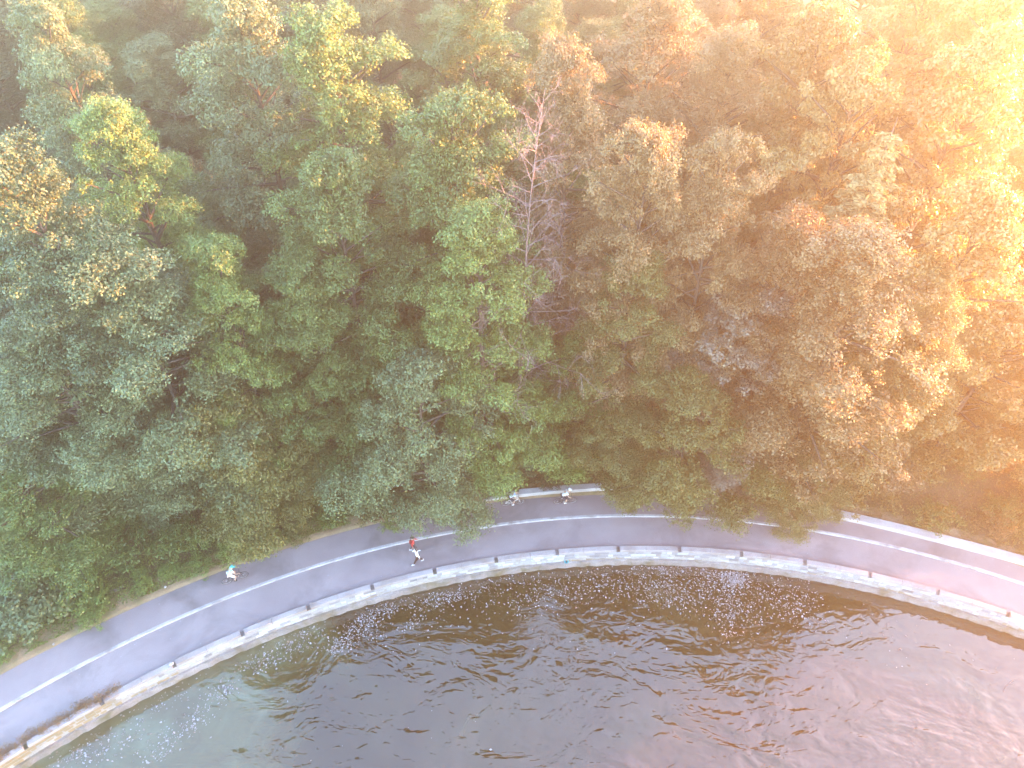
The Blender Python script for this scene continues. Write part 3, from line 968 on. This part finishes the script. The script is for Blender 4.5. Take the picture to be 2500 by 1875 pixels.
def make_person(loc, rz, label, J, top_mat, leg_mat, shoe_mat, long_sleeve, long_leg, hair_mat=None, helmet=None, sun_glasses=False, cap=None, backpack=None, ponytail=False, scale=1.0):
    """J: joints in metres, the figure faces +X"""
    root = empty('person', loc, rz)
    root.scale = (scale,) * 3
    tag(root, label, 'person')
    V = Vector
    pel, che, nek, hed = V(J['pelvis']), V(J['chest']), V(J['neck']), V(J['head'])
    up = (hed - nek).normalized()
    face = V(J.get('face', (1, 0, -0.15))); face = (face - up * face.dot(up)).normalized()
    nd = {'pel': (pel, (0.135, 0.10)), 'bel': (lerp(pel, che, 0.5), (0.125, 0.095)), 'che': (che, (0.155, 0.105)), 'nb': (lerp(che, nek, 0.75), (0.075, 0.07)), 'nek': (nek, 0.052),
          'jaw': (lerp(nek, hed, 0.45) + face * 0.022, (0.062, 0.066)), 'hed': (hed + face * 0.006, (0.078, 0.092)), 'crn': (hed + up * 0.075, (0.062, 0.074))}
    ed = [('pel', 'bel'), ('bel', 'che'), ('che', 'nb'), ('nb', 'nek'), ('nek', 'jaw'), ('jaw', 'hed'), ('hed', 'crn')]
    sh, tr, parts = {}, {}, []
    for s, sg in (('l', 1), ('r', -1)):
        S, E, W = V(J['shoulder_' + s]), V(J['elbow_' + s]), V(J['wrist_' + s])
        Hp, Kn, An, To = V(J['hip_' + s]), V(J['knee_' + s]), V(J['ankle_' + s]), V(J['toe_' + s])
        fa = (W - E).normalized()
        palm = W + fa * 0.085
        nd.update({'S' + s: (S, 0.058), 'A' + s: (lerp(S, E, 0.45), 0.047), 'E' + s: (E, 0.039), 'F' + s: (lerp(E, W, 0.4), 0.037), 'W' + s: (W, 0.027), 'M' + s: (palm, (0.038, 0.018))})
        ed += [('che', 'S' + s), ('S' + s, 'A' + s), ('A' + s, 'E' + s), ('E' + s, 'F' + s), ('F' + s, 'W' + s), ('W' + s, 'M' + s)]
        curl = V(J.get('curl_' + s, (0.25, 0, -0.6)))
        lat = fa.cross(curl.normalized()).normalized()
        cu = lat.cross(fa).normalized() * -1
        for q, ln in enumerate((0.070, 0.082, 0.076, 0.058)):
            b = palm + fa * 0.012 + lat * (0.027 - 0.018 * q)
            k = f'{s}{q}'
            nd['p' + k] = (b + fa * ln * 0.5 + cu * 0.012, 0.0088)
            nd['q' + k] = (b + fa * ln * 0.75 + cu * 0.045, 0.0078)
            ed += [('M' + s, 'p' + k), ('p' + k, 'q' + k)]
        th = W + fa * 0.035
        nd['t' + s] = (th + lat * 0.048 + fa * 0.02, 0.0105); nd['u' + s] = (th + lat * 0.056 + fa * 0.052 + cu * 0.02, 0.0092)
        ed += [('W' + s, 't' + s), ('t' + s, 'u' + s)]
        nd.update({'H' + s: (Hp, 0.095), 'T' + s: (lerp(Hp, Kn, 0.4), 0.080), 'K' + s: (Kn, 0.056), 'C' + s: (lerp(Kn, An, 0.35) - V((0.02, 0, 0)), 0.057), 'N' + s: (An, 0.037), 'O' + s: (lerp(An, To, 0.55) - V((0, 0, 0.015)), 0.034), 'P' + s: (To, 0.026)})
        ed += [('pel', 'H' + s), ('H' + s, 'T' + s), ('T' + s, 'K' + s), ('K' + s, 'C' + s), ('C' + s, 'N' + s), ('N' + s, 'O' + s), ('O' + s, 'P' + s)]
        heel = An + (An - To).normalized() * 0.045 - V((0, 0, 0.035))
        heel.z = min(heel.z, An.z - 0.02)
        sn = {'h': (heel, 0.045), 'a': (An - V((0, 0, 0.02)), 0.052), 'm': (lerp(heel, To, 0.6) + V((0, 0, 0.006)), (0.052, 0.042)), 't': (To, (0.046, 0.034))}
        parts.append((sn, [('a', 'h'), ('a', 'm'), ('m', 't')]))
        sh.update({'S' + s: (S, 0.076), 'A' + s: (lerp(S, E, 0.5), 0.066)})
        if long_sleeve:
            sh.update({'E' + s: (E, 0.056), 'F' + s: (lerp(E, W, 0.5), 0.050), 'W' + s: (lerp(E, W, 0.93), 0.042)})
        tr.update({'H' + s: (Hp, 0.112), 'T' + s: (lerp(Hp, Kn, 0.45), 0.096)})
        tr['K' + s] = (lerp(Hp, Kn, 1.0 if long_leg else 0.82), 0.072 if long_leg else 0.088)
        if long_leg:
            tr['C' + s] = (lerp(Kn, An, 0.4) - V((0.02, 0, 0)), 0.068); tr['N' + s] = (lerp(Kn, An, 0.9), 0.048)
    body = skin_obj('body', nd, ed, 'pel', M_SKIN, root)
    sh.update({'pel': (pel + V((0, 0, -0.02)), (0.165, 0.128)), 'bel': (lerp(pel, che, 0.5), (0.155, 0.120)), 'che': (che, (0.178, 0.128)), 'nb': (lerp(che, nek, 0.62), (0.098, 0.09))})
    se = [('pel', 'bel'), ('bel', 'che'), ('che', 'nb')]
    te = []
    for s in 'lr':
        se += [('che', 'S' + s), ('S' + s, 'A' + s)] + ([('A' + s, 'E' + s), ('E' + s, 'F' + s), ('F' + s, 'W' + s)] if long_sleeve else [])
        te += [('pel', 'H' + s), ('H' + s, 'T' + s), ('T' + s, 'K' + s)] + ([('K' + s, 'C' + s), ('C' + s, 'N' + s)] if long_leg else [])
    tr['pel'] = (pel + V((0, 0, -0.03)), (0.152, 0.118))
    skin_obj('jacket' if long_sleeve else 'shirt', sh, se, 'pel', top_mat, root)
    skin_obj('trousers' if long_leg else 'shorts', tr, te, 'pel', leg_mat, root)
    for sn, e in parts:
        skin_obj('shoe', sn, e, 'a', shoe_mat, root, 1)
    side = up.cross(face)
    rot = Matrix((face, side, up)).transposed()
    for sg in (1, -1):
        Geo().ellipsoid(hed + face * 0.086 + side * 0.031 * sg - up * 0.004, (0.010, 0.014, 0.009), 8, 6, rot=rot).build('eye', M_BLACK, root)
        Geo().ellipsoid(hed + side * 0.088 * sg - up * 0.015 - face * 0.008, (0.026, 0.014, 0.034), 8, 6, rot=rot).build('ear', M_SKIN, root)
    Geo().ellipsoid(hed + face * 0.098 - up * 0.032, (0.020, 0.014, 0.024), 8, 6, rot=rot).build('nose', M_SKIN, root)
    Geo().ellipsoid(hed + face * 0.084 - up * 0.070, (0.012, 0.026, 0.008), 8, 6, rot=rot).build('mouth', M_LIP, root)
    if sun_glasses:
        gl = Geo()
        for sg in (1, -1): gl.ellipsoid(hed + face * 0.100 + side * 0.033 * sg, (0.008, 0.028, 0.020), 10, 6, rot=rot)
        gl.build('sunglasses', M_BLACK, root)
    if hair_mat:
        gg = Geo().ellipsoid(hed + up * 0.028 - face * 0.016, (0.108, 0.100, 0.108), 18, 9, z0=-0.25, rot=rot)
        gg.ellipsoid(hed - face * 0.06 - up * 0.02, (0.062, 0.086, 0.10), 14, 10, rot=rot)
        if ponytail:
            gg.tube([hed - face * 0.10 + up * 0.03, hed - face * 0.17 - up * 0.04, hed - face * 0.16 - up * 0.20], [0.035, 0.045, 0.012], 8)
        gg.build('hair', hair_mat, root)
    if cap:
        gg = Geo().ellipsoid(hed + up * 0.035, (0.112, 0.104, 0.098), 18, 8, z0=0.0, rot=rot)
        gg.ellipsoid(hed + up * 0.040 + face * 0.125, (0.085, 0.075, 0.010), 14, 6, rot=rot)
        gg.build('cap', cap, root)
    if helmet:
        gg = Geo().ellipsoid(hed + up * 0.035 - face * 0.01, (0.158, 0.118, 0.115), 20, 8, z0=-0.05, rot=rot)
        for k in (-2, -1, 0, 1, 2):
            gg.tube([hed + up * (0.10 + 0.055 * (1 - abs(k) / 2.6) * math.cos(q * 1.1)) + face * 0.125 * q + side * 0.036 * k for q in (-1, -0.5, 0, 0.5, 1)], 0.014, 6)
        gg.build('helmet', helmet, root)
    if backpack:
        bk = che.lerp(pel, 0.35)
        Geo().ellipsoid(bk - V((0.15, 0, 0)), (0.10, 0.14, 0.22), 16, 10).build('backpack', backpack, root)
    return root

def walk(stride=0.30, arm=0.22, lead='l'):
    o = 'r' if lead == 'l' else 'l'
    y = {'l': 1, 'r': -1}
    J = dict(pelvis=(0, 0, 0.96), chest=(0.03, 0, 1.30), neck=(0.05, 0, 1.47), head=(0.075, 0, 1.60))
    for s in 'lr':
        f = 1 if s == lead else -1
        J['shoulder_' + s] = (0.03, 0.175 * y[s], 1.40)
        J['elbow_' + s] = (0.03 - f * arm * 0.55, 0.235 * y[s], 1.13)
        J['wrist_' + s] = (0.13 - f * arm * 0.9, 0.225 * y[s], 0.93 if f > 0 else 0.98)
        J['hip_' + s] = (0, 0.092 * y[s], 0.90)
        J['knee_' + s] = (0.16, 0.095 * y[s], 0.50) if f > 0 else (0.0, 0.095 * y[s], 0.48)
        J['ankle_' + s] = (stride, 0.09 * y[s], 0.10) if f > 0 else (-stride, 0.09 * y[s], 0.16)
        J['toe_' + s] = (stride + 0.17, 0.10 * y[s], 0.05) if f > 0 else (-stride + 0.15, 0.10 * y[s], 0.036)
    return J

def tangent(p):
    a, _ = polar(p)
    return math.atan2(-math.cos(a), math.sin(a))     # heading east along the promenade

pr_ = on_z(1011, 1345, 0.0)
J = walk(0.27, 0.2, 'r'); J['face'] = (0.85, -0.5, -0.1)
make_person(pr_, tangent(pr_) , 'walking person in a red jacket with dark hair and pale shoes', J, M_RED, M_DENIM, M_WHITE, True, True, hair_mat=M_HAIR, ponytail=True, backpack=M_RED_DARK)
pw_ = on_z(1022, 1374.5, 0.0)
J = walk(0.34, 0.25, 'l'); J['elbow_r'] = (-0.02, -0.30, 1.18); J['wrist_r'] = (0.16, -0.24, 1.30)
make_person(pw_, tangent(pw_) + math.pi, 'walking person in a white top, dark leggings and white shoes', J, M_SHIRT_WHITE, M_LEGGING, M_WHITE, True, True, hair_mat=M_HAIR, sun_glasses=True, cap=M_WHITE)

def make_bicycle(loc, rz, label, paint):
    root = empty('bicycle', loc, rz)
    tag(root, label, 'bicycle')
    RW, XB, XF = 0.335, -0.52, 0.53
    for x in (XB, XF):
        w = empty('wheel', (x, 0, RW)); w.parent = root
        Geo().torus((0, 0, 0), RW - 0.018, 0.018, 'y', 36, 6).build('tyre', M_BLACK, w)
        Geo().torus((0, 0, 0), RW - 0.042, 0.010, 'y', 32, 4).build('rim', M_STEEL, w)
        g = Geo().tube([(0, -0.05, 0), (0, 0.05, 0)], 0.022, 8)
        for k in range(18):
            q = 2 * math.pi * k / 18
            g.tube([(0.018 * math.cos(q), 0.03 * (-1) ** k, 0.018 * math.sin(q)), (0.292 * math.cos(q), 0, 0.292 * math.sin(q))], 0.0018, 3, False)
        g.build('spokes', M_STEEL, w)
    BB, ST, HT, HB = Vector((-0.08, 0, 0.29)), Vector((-0.23, 0, 0.80)), Vector((0.37, 0, 0.86)), Vector((0.405, 0, 0.70))
    g = Geo()
    g.tube([BB, ST], 0.018, 8); g.tube([lerp(BB, ST, 0.9), lerp(HT, HB, 0.2)], 0.017, 8); g.tube([BB, HB], 0.021, 8); g.tube([HT, HB], 0.022, 8)
    for s in (-1, 1):
        g.tube([BB + Vector((0, 0.03 * s, 0)), (XB, 0.06 * s, RW)], 0.011, 6); g.tube([lerp(BB, ST, 0.88) + Vector((0, 0.02 * s, 0)), (XB, 0.06 * s, RW)], 0.010, 6)
    g.build('frame', paint, root)
    g = Geo()
    for s in (-1, 1): g.tube([HB + Vector((0, 0.03 * s, 0)), HB + Vector((0.035, 0.055 * s, -0.12)), (XF, 0.055 * s, RW)], 0.013, 6)
    g.build('fork', paint, root)
    g = Geo().tube([HT, HT + Vector((-0.015, 0, 0.09)), HT + Vector((0.06, 0, 0.13))], 0.014, 8)
    g.tube([HT + Vector((0.0, -0.29, 0.15)), HT + Vector((0.06, -0.1, 0.135)), HT + Vector((0.06, 0.1, 0.135)), HT + Vector((0.0, 0.29, 0.15))], 0.013, 8)
    g.build('handlebar', M_DARKMETAL, root)
    g = Geo().ellipsoid(ST + Vector((-0.03, 0, 0.12)), (0.10, 0.075, 0.03), 12, 8).ellipsoid(ST + Vector((0.07, 0, 0.115)), (0.10, 0.03, 0.025), 12, 8).tube([ST, ST + Vector((-0.02, 0, 0.10))], 0.013, 8)
    g.build('saddle', M_BLACK, root)
    g = Geo().torus(tuple(BB + Vector((0, -0.045, 0))), 0.085, 0.008, 'y', 24, 4).tube([BB + Vector((0, -0.06, 0)), BB + Vector((0.10, -0.07, -0.14))], 0.010, 6).tube([BB + Vector((0, 0.06, 0)), BB + Vector((-0.10, 0.07, 0.14))], 0.010, 6).tube([BB + Vector((0, -0.06, 0)), BB + Vector((0, 0.06, 0))], 0.018, 8)
    g.build('crank', M_STEEL, root)
    for c, s in ((Vector((0.10, -0.12, -0.14)), -1), (Vector((-0.10, 0.12, 0.14)), 1)):
        Geo().box(BB + c, (0.09, 0.09, 0.02)).build('pedal', M_BLACK, root, False)
    g = Geo().tube([BB + Vector((0, -0.045, 0.085)), (XB, -0.045, RW + 0.035)], 0.005, 4).tube([BB + Vector((0, -0.045, -0.085)), (XB, -0.045, RW - 0.035)], 0.005, 4)
    g.build('chain', M_BLACK, root)
    return root

def rider(loc, rz, label, lean=0.24, **kw):
    y = {'l': 1, 'r': -1}
    J = dict(pelvis=(-0.24, 0, 1.03), chest=(-0.24 + lean, 0, 1.36), neck=(-0.24 + lean * 1.55, 0, 1.50), head=(-0.24 + lean * 1.85 + 0.02, 0, 1.62), face=(1, 0, -0.25))
    for s in 'lr':
        J['shoulder_' + s] = (-0.24 + lean * 1.22, 0.18 * y[s], 1.42)
        J['elbow_' + s] = (0.16, 0.29 * y[s], 1.20)
        J['wrist_' + s] = (0.315, 0.265 * y[s], 1.055)
        J['curl_' + s] = (0.6, 0, -1)
        J['hip_' + s] = (-0.22, 0.095 * y[s], 0.98)
    J.update(knee_r=(0.10, -0.13, 0.60), ankle_r=(-0.045, -0.12, 0.235), toe_r=(0.115, -0.125, 0.205), knee_l=(0.18, 0.13, 0.85), ankle_l=(-0.245, 0.12, 0.515), toe_l=(-0.085, 0.125, 0.485))
    return make_person(loc, rz, label, J, **kw)

for (u, v_, bl, pl, paint, kw) in (
    (577, 1417, 'dark bicycle with thin frame under the rider in the teal helmet', 'cyclist in a teal helmet and pale mint jersey riding past the lime shrubs', M_DARKMETAL,
     dict(top_mat=M_SHIRT_MINT, leg_mat=M_GREYSHORT, shoe_mat=M_BLACK, long_sleeve=False, long_leg=False, helmet=M_TEAL, lean=0.22)),
    (1252, 1233, 'white-framed bicycle beside the short concrete wall', 'cyclist in pale blue top leaning forward on the white-framed bicycle', M_WHITE,
     dict(top_mat=M_SHIRT_BLUE, leg_mat=M_DENIM, shoe_mat=M_WHITE, long_sleeve=False, long_leg=False, hair_mat=M_HAIR, lean=0.30)),
    (1379, 1229, 'dark bicycle under the rider in the white helmet', 'cyclist in a white helmet and white sleeveless top with dark shorts', M_DARKMETAL,
     dict(top_mat=M_SHIRT_WHITE, leg_mat=M_DENIM, shoe_mat=M_WHITE, long_sleeve=False, long_leg=False, helmet=M_WHITE, lean=0.26))):
    p = on_z(u, v_, Z_BIKE)
    rz = tangent(p)
    make_bicycle(p, rz, bl, paint)
    rider(p, rz, pl, **kw)

# ------------------------------------------------------------------ things on the water, the wall and the ground
pos, sz = [], []
def drift(u, v_, su, sv, n, tilt=0.0, size=0.12):
    for _ in range(n):
        a, b = rnd.gauss(0, 1), rnd.gauss(0, 1)
        if a * a + b * b > 6: continue
        q = on_z(u + a * su, v_ + b * sv + a * su * tilt, Z_WATER)
        an, r = polar(q)
        if r > FACE(an) - 0.30: continue
        pos.append((q.x, q.y, Z_WATER + rnd.uniform(0.006, 0.02))); sz.append(size * rnd.choice((0.6, 0.8, 1.0, 1.3)))
for c in ((930, 1497, 38, 12, 330, -0.35), (865, 1548, 30, 18, 260, -0.3), (825, 1578, 24, 12, 140, -0.3), (1080, 1462, 36, 11, 210, -0.2), (1015, 1515, 12, 14, 60, -0.6), (1140, 1447, 60, 14, 140, -0.25),
          (1000, 1530, 70, 26, 120, -0.2), (1250, 1425, 70, 26, 220, -0.2), (1300, 1460, 60, 20, 190, -0.2), (1420, 1440, 60, 24, 260, -0.25), (1500, 1420, 90, 26, 320, 0), (1590, 1420, 60, 40, 420, 0),
          (1650, 1385, 50, 10, 260, 0), (1640, 1450, 40, 26, 330, 0.1), (1750, 1430, 60, 40, 620, 0.2), (1795, 1412, 14, 10, 330, 0), (1765, 1412, 30, 12, 200, 0.1), (1790, 1470, 40, 34, 420, 0.1),
          (1780, 1530, 18, 26, 70, 0), (1880, 1440, 50, 26, 240, 0.2), (1950, 1465, 40, 34, 190, 0.1), (1940, 1500, 36, 30, 90, 0), (1840, 1500, 60, 44, 140, 0), (700, 1585, 60, 26, 170, -0.4), (640, 1615, 34, 16, 130, -0.3), (740, 1560, 36, 18, 120, -0.4),
          (540, 1690, 28, 14, 130, -0.5), (490, 1740, 30, 20, 110, -0.6), (440, 1790, 30, 16, 90, -0.4), (380, 1830, 30, 20, 110, -0.3), (250, 1830, 60, 24, 170, -0.4), (170, 1850, 40, 18, 110, -0.4), (330, 1760, 60, 30, 90, -0.5), (440, 1680, 40, 20, 60, -0.5),
          (1250, 1500, 420, 60, 130, -0.05), (2150, 1560, 170, 44, 60, 0.25), (900, 1800, 300, 60, 14, 0)):
    drift(*c)
nq = len(pos)
co = leaf_quads(np.random.default_rng(8), np.array(pos), np.array([0, 0, 1.0]) + np.random.default_rng(9).normal(scale=0.10, size=(nq, 3)), np.array(sz), 0.6)
tag(link('floating_leaves', quads_mesh('floating_leaves', co, np.random.default_rng(10).uniform(0, 1, nq)), M_FLAKE), 'pale fallen leaves drifting in rafts on the brown water', 'leaves', kind='stuff')

def stick(u0, v0, u1, v1, label, r=0.022):
    a, b = on_z(u0, v0, Z_WATER + 0.015), on_z(u1, v1, Z_WATER + 0.02)
    root = empty('driftwood_stick', a)
    d = b - a
    n_ = Vector((-d.y, d.x, 0)) * 0.05
    Geo().tube([(0, 0, 0), d * 0.3 + n_, d * 0.65 + n_ * 1.3, d], [r, r, r * 0.85, r * 0.5], 7).build('stem', M_DEADWOOD, root)
    Geo().tube([d * 0.6 + n_ * 1.2, d * 0.78 - n_ * 2.2], [r * 0.6, r * 0.3], 5).build('side_twig', M_DEADWOOD, root)
    tag(root, label, 'stick')
stick(1672, 1388, 1708, 1383, 'pale stick floating near the seawall among dense leaves')
stick(1626, 1464, 1623, 1484, 'short pale stick floating at the outer edge of the leaves')
stick(2450, 1688, 2476, 1660, 'thin stick drifting in open water off the eastern wall')

bw = on_z(1382, 1368, -0.86)
a, r = polar(bw); bw = P(a, FACE(a) - 0.12, -0.90)
root = empty('plastic_tub', bw)
tag(root, 'small round turquoise plastic tub resting on the seawall footing', 'tub')
g = Geo()
for r_, z_ in ((0.10, 0.0), (0.135, 0.09), (0.15, 0.12), (0.14, 0.125), (0.12, 0.10), (0.085, 0.03)):
    for k in range(20):
        q = 2 * math.pi * k / 20
        g.v.append(Vector((r_ * math.cos(q), r_ * math.sin(q), z_ + 0.05)))
for j in range(5):
    for k in range(20):
        g.f.append((j * 20 + k, j * 20 + (k + 1) % 20, (j + 1) * 20 + (k + 1) % 20, (j + 1) * 20 + k))
g.f.append(tuple(range(19, -1, -1))); g.f.append(tuple(100 + k for k in range(20)))
g.build('bowl', M_TEAL, root)
Geo().torus((0, 0, 0.172), 0.15, 0.012, 'z', 24, 6).build('rim', M_TEAL, root)
Geo().ellipsoid((0.01, 0.02, 0.10), (0.05, 0.05, 0.035), 10, 6).build('dark_content', M_BLACK, root)

def rock(p, s, label, seed, mat=M_KERB):
    q = random.Random(seed)
    bm = bmesh.new()
    bmesh.ops.create_icosphere(bm, subdivisions=2, radius=s)
    for w in bm.verts:
        w.co *= q.uniform(0.8, 1.15); w.co.z *= 0.7
    me = bpy.data.meshes.new('rock'); bm.to_mesh(me); bm.free()
    o = link('rock', me, mat); o.location = p
    tag(o, label, 'rock')
a = polar(on_z(419, 1624, Z_CAP))[0]
rock(P(a, R_CAP(a) - 0.2, Z_CAP + 0.07), 0.15, 'pale rock lying on the wall cap past the brown weeds', 4)
rock(on_z(404, 1433, 0.12) + Vector((0, 0, 0.02)), 0.09, 'small white stone on the grassy edge of the bicycle lane', 5)
rock(on_z(131, 1573, 0.12) + Vector((0, 0, 0.02)), 0.08, 'small pale stone on the dirt verge', 6)

# old plank half in the grass of the verge
a_, b_ = on_z(268, 1444, 0.35), on_z(300, 1428, 0.5)
root = empty('fallen_plank', a_)
d = b_ - a_
d.z = 0.12
M3 = Matrix((d.normalized(), d.cross(Vector((0, 0, 1))).normalized() * -1, d.cross(Vector((0, 0, 1))).cross(d).normalized())).transposed()
root.location.z = hill(a_.x, a_.y) + 0.05
Geo().box(d * 0.5, (d.length, 0.20, 0.05), M3).build('board', M_DEADWOOD, root, False)
Geo().box(d * 0.3 + Vector((0, 0, 0.05)), (0.06, 0.22, 0.04), M3).build('batten', M_DEADWOOD, root, False)
tag(root, 'weathered grey plank lying in the grass beside the dirt verge', 'plank')

# dry brown weeds growing over the western wall cap: single tufts
def tuft_mesh(seed):
    rg = np.random.default_rng(seed)
    g = Geo()
    for k in range(60):
        q = rg.uniform(0, 6.28); L = rg.uniform(0.25, 0.6); s = rg.uniform(0.1, 0.8)
        b = Vector((rg.normal() * 0.12, rg.normal() * 0.12, -0.02))
        d = Vector((math.cos(q) * s, math.sin(q) * s, 1)).normalized() * L
        g.tube([b, b + d * 0.6, b + d + Vector((0, 0, -0.1 * L * s))], [0.007, 0.005, 0.002], 3, False)
    sp, tn = sprays(rg, [np.array([rg.normal() * 0.15, rg.normal() * 0.15, 0.28]) for _ in range(5)], [0.2] * 5, 160, 60, 0.045)
    return mesh('stalks', g.v, g.f), quads_mesh('seed_heads', sp, tn)
TUFT = [tuft_mesh(s) for s in (1, 2, 3)]
for a, b in TUFT: a.materials.append(M_DRY); b.materials.append(M_LEAF)
for i in range(34):
    a = math.radians(123.0 + 11.5 * (i + rnd.random()) / 34)
    rr = R_CAP(a) + rnd.uniform(-0.15, 0.42) * (1.0 if 12 < i else 0.6)
    on_cap = rr < R_CAP(a)
    root = empty('dry_weed', P(a, rr, Z_CAP - 0.01 if on_cap else 0.0), rnd.uniform(0, 6.28))
    root.scale = (rnd.uniform(0.8, 1.3),) * 3
    m1, m2 = TUFT[i % 3]
    link('stalks', m1, None, root)
    o = link('seed_heads', m2, None, root); o.color = (0.20, 0.125, 0.07, 1); o['kind'] = 'stuff'
    tag(root, 'dry brown weed tuft growing along the western seawall cap', 'weed', 'dry weeds along the western seawall cap')

# leaves blown over the path and the cap: uncountable specks
pos = []
for i in range(170):
    a = math.radians(rnd.uniform(64, 130))
    lo, hi = FACE(a), R_BACK(a)
    w = rnd.random()
    if w < 0.35: r, z = R_KERB(a) - abs(rnd.gauss(0.2, 0.25)) - 0.16, 0.008
    elif w < 0.55: r, z = R_CAP(a) - rnd.uniform(0.03, 0.33), Z_CAP + 0.012
    elif w < 0.8: r, z = R_BACK(a) - abs(rnd.gauss(0.1, 0.3)) - 0.03, Z_BIKE + 0.008
    else: r, z = rnd.uniform(R_CAP(a) + 0.1, R_KERB(a) - 0.2), 0.008
    pos.append(P(a, r, z))
co = leaf_quads(np.random.default_rng(12), np.array(pos), np.array([0, 0, 1.0]) + np.random.default_rng(13).normal(scale=0.05, size=(len(pos), 3)), 0.075, 0.7)
tag(link('fallen_leaves', quads_mesh('fallen_leaves', co, np.random.default_rng(14).uniform(0.5, 1, len(pos))), M_FLAKE), 'pale fallen leaves scattered over the promenade', 'leaves', kind='stuff')

# ------------------------------------------------------------------ haze: air volume added so the low sun spreads a warm glow
g = Geo().box((5, 0, 22.2), (270, 270, 49.4))
hz = g.build('haze', None, smooth=False)
hm = bpy.data.materials.new('haze_air'); hm.use_nodes = True
nt = hm.node_tree
nt.nodes.remove(nt.nodes['Principled BSDF'])
pv = nt.nodes.new('ShaderNodeVolumePrincipled')
pv.inputs['Color'].default_value = (0.96, 0.82, 0.62, 1)
pv.inputs['Density'].default_value = HAZE_DENSITY
pv.inputs['Anisotropy'].default_value = HAZE_G
nt.links.new(pv.outputs[0], nt.nodes['Material Output'].inputs['Volume'])
hz.data.materials.append(hm)
tag(hz, kind='stuff')
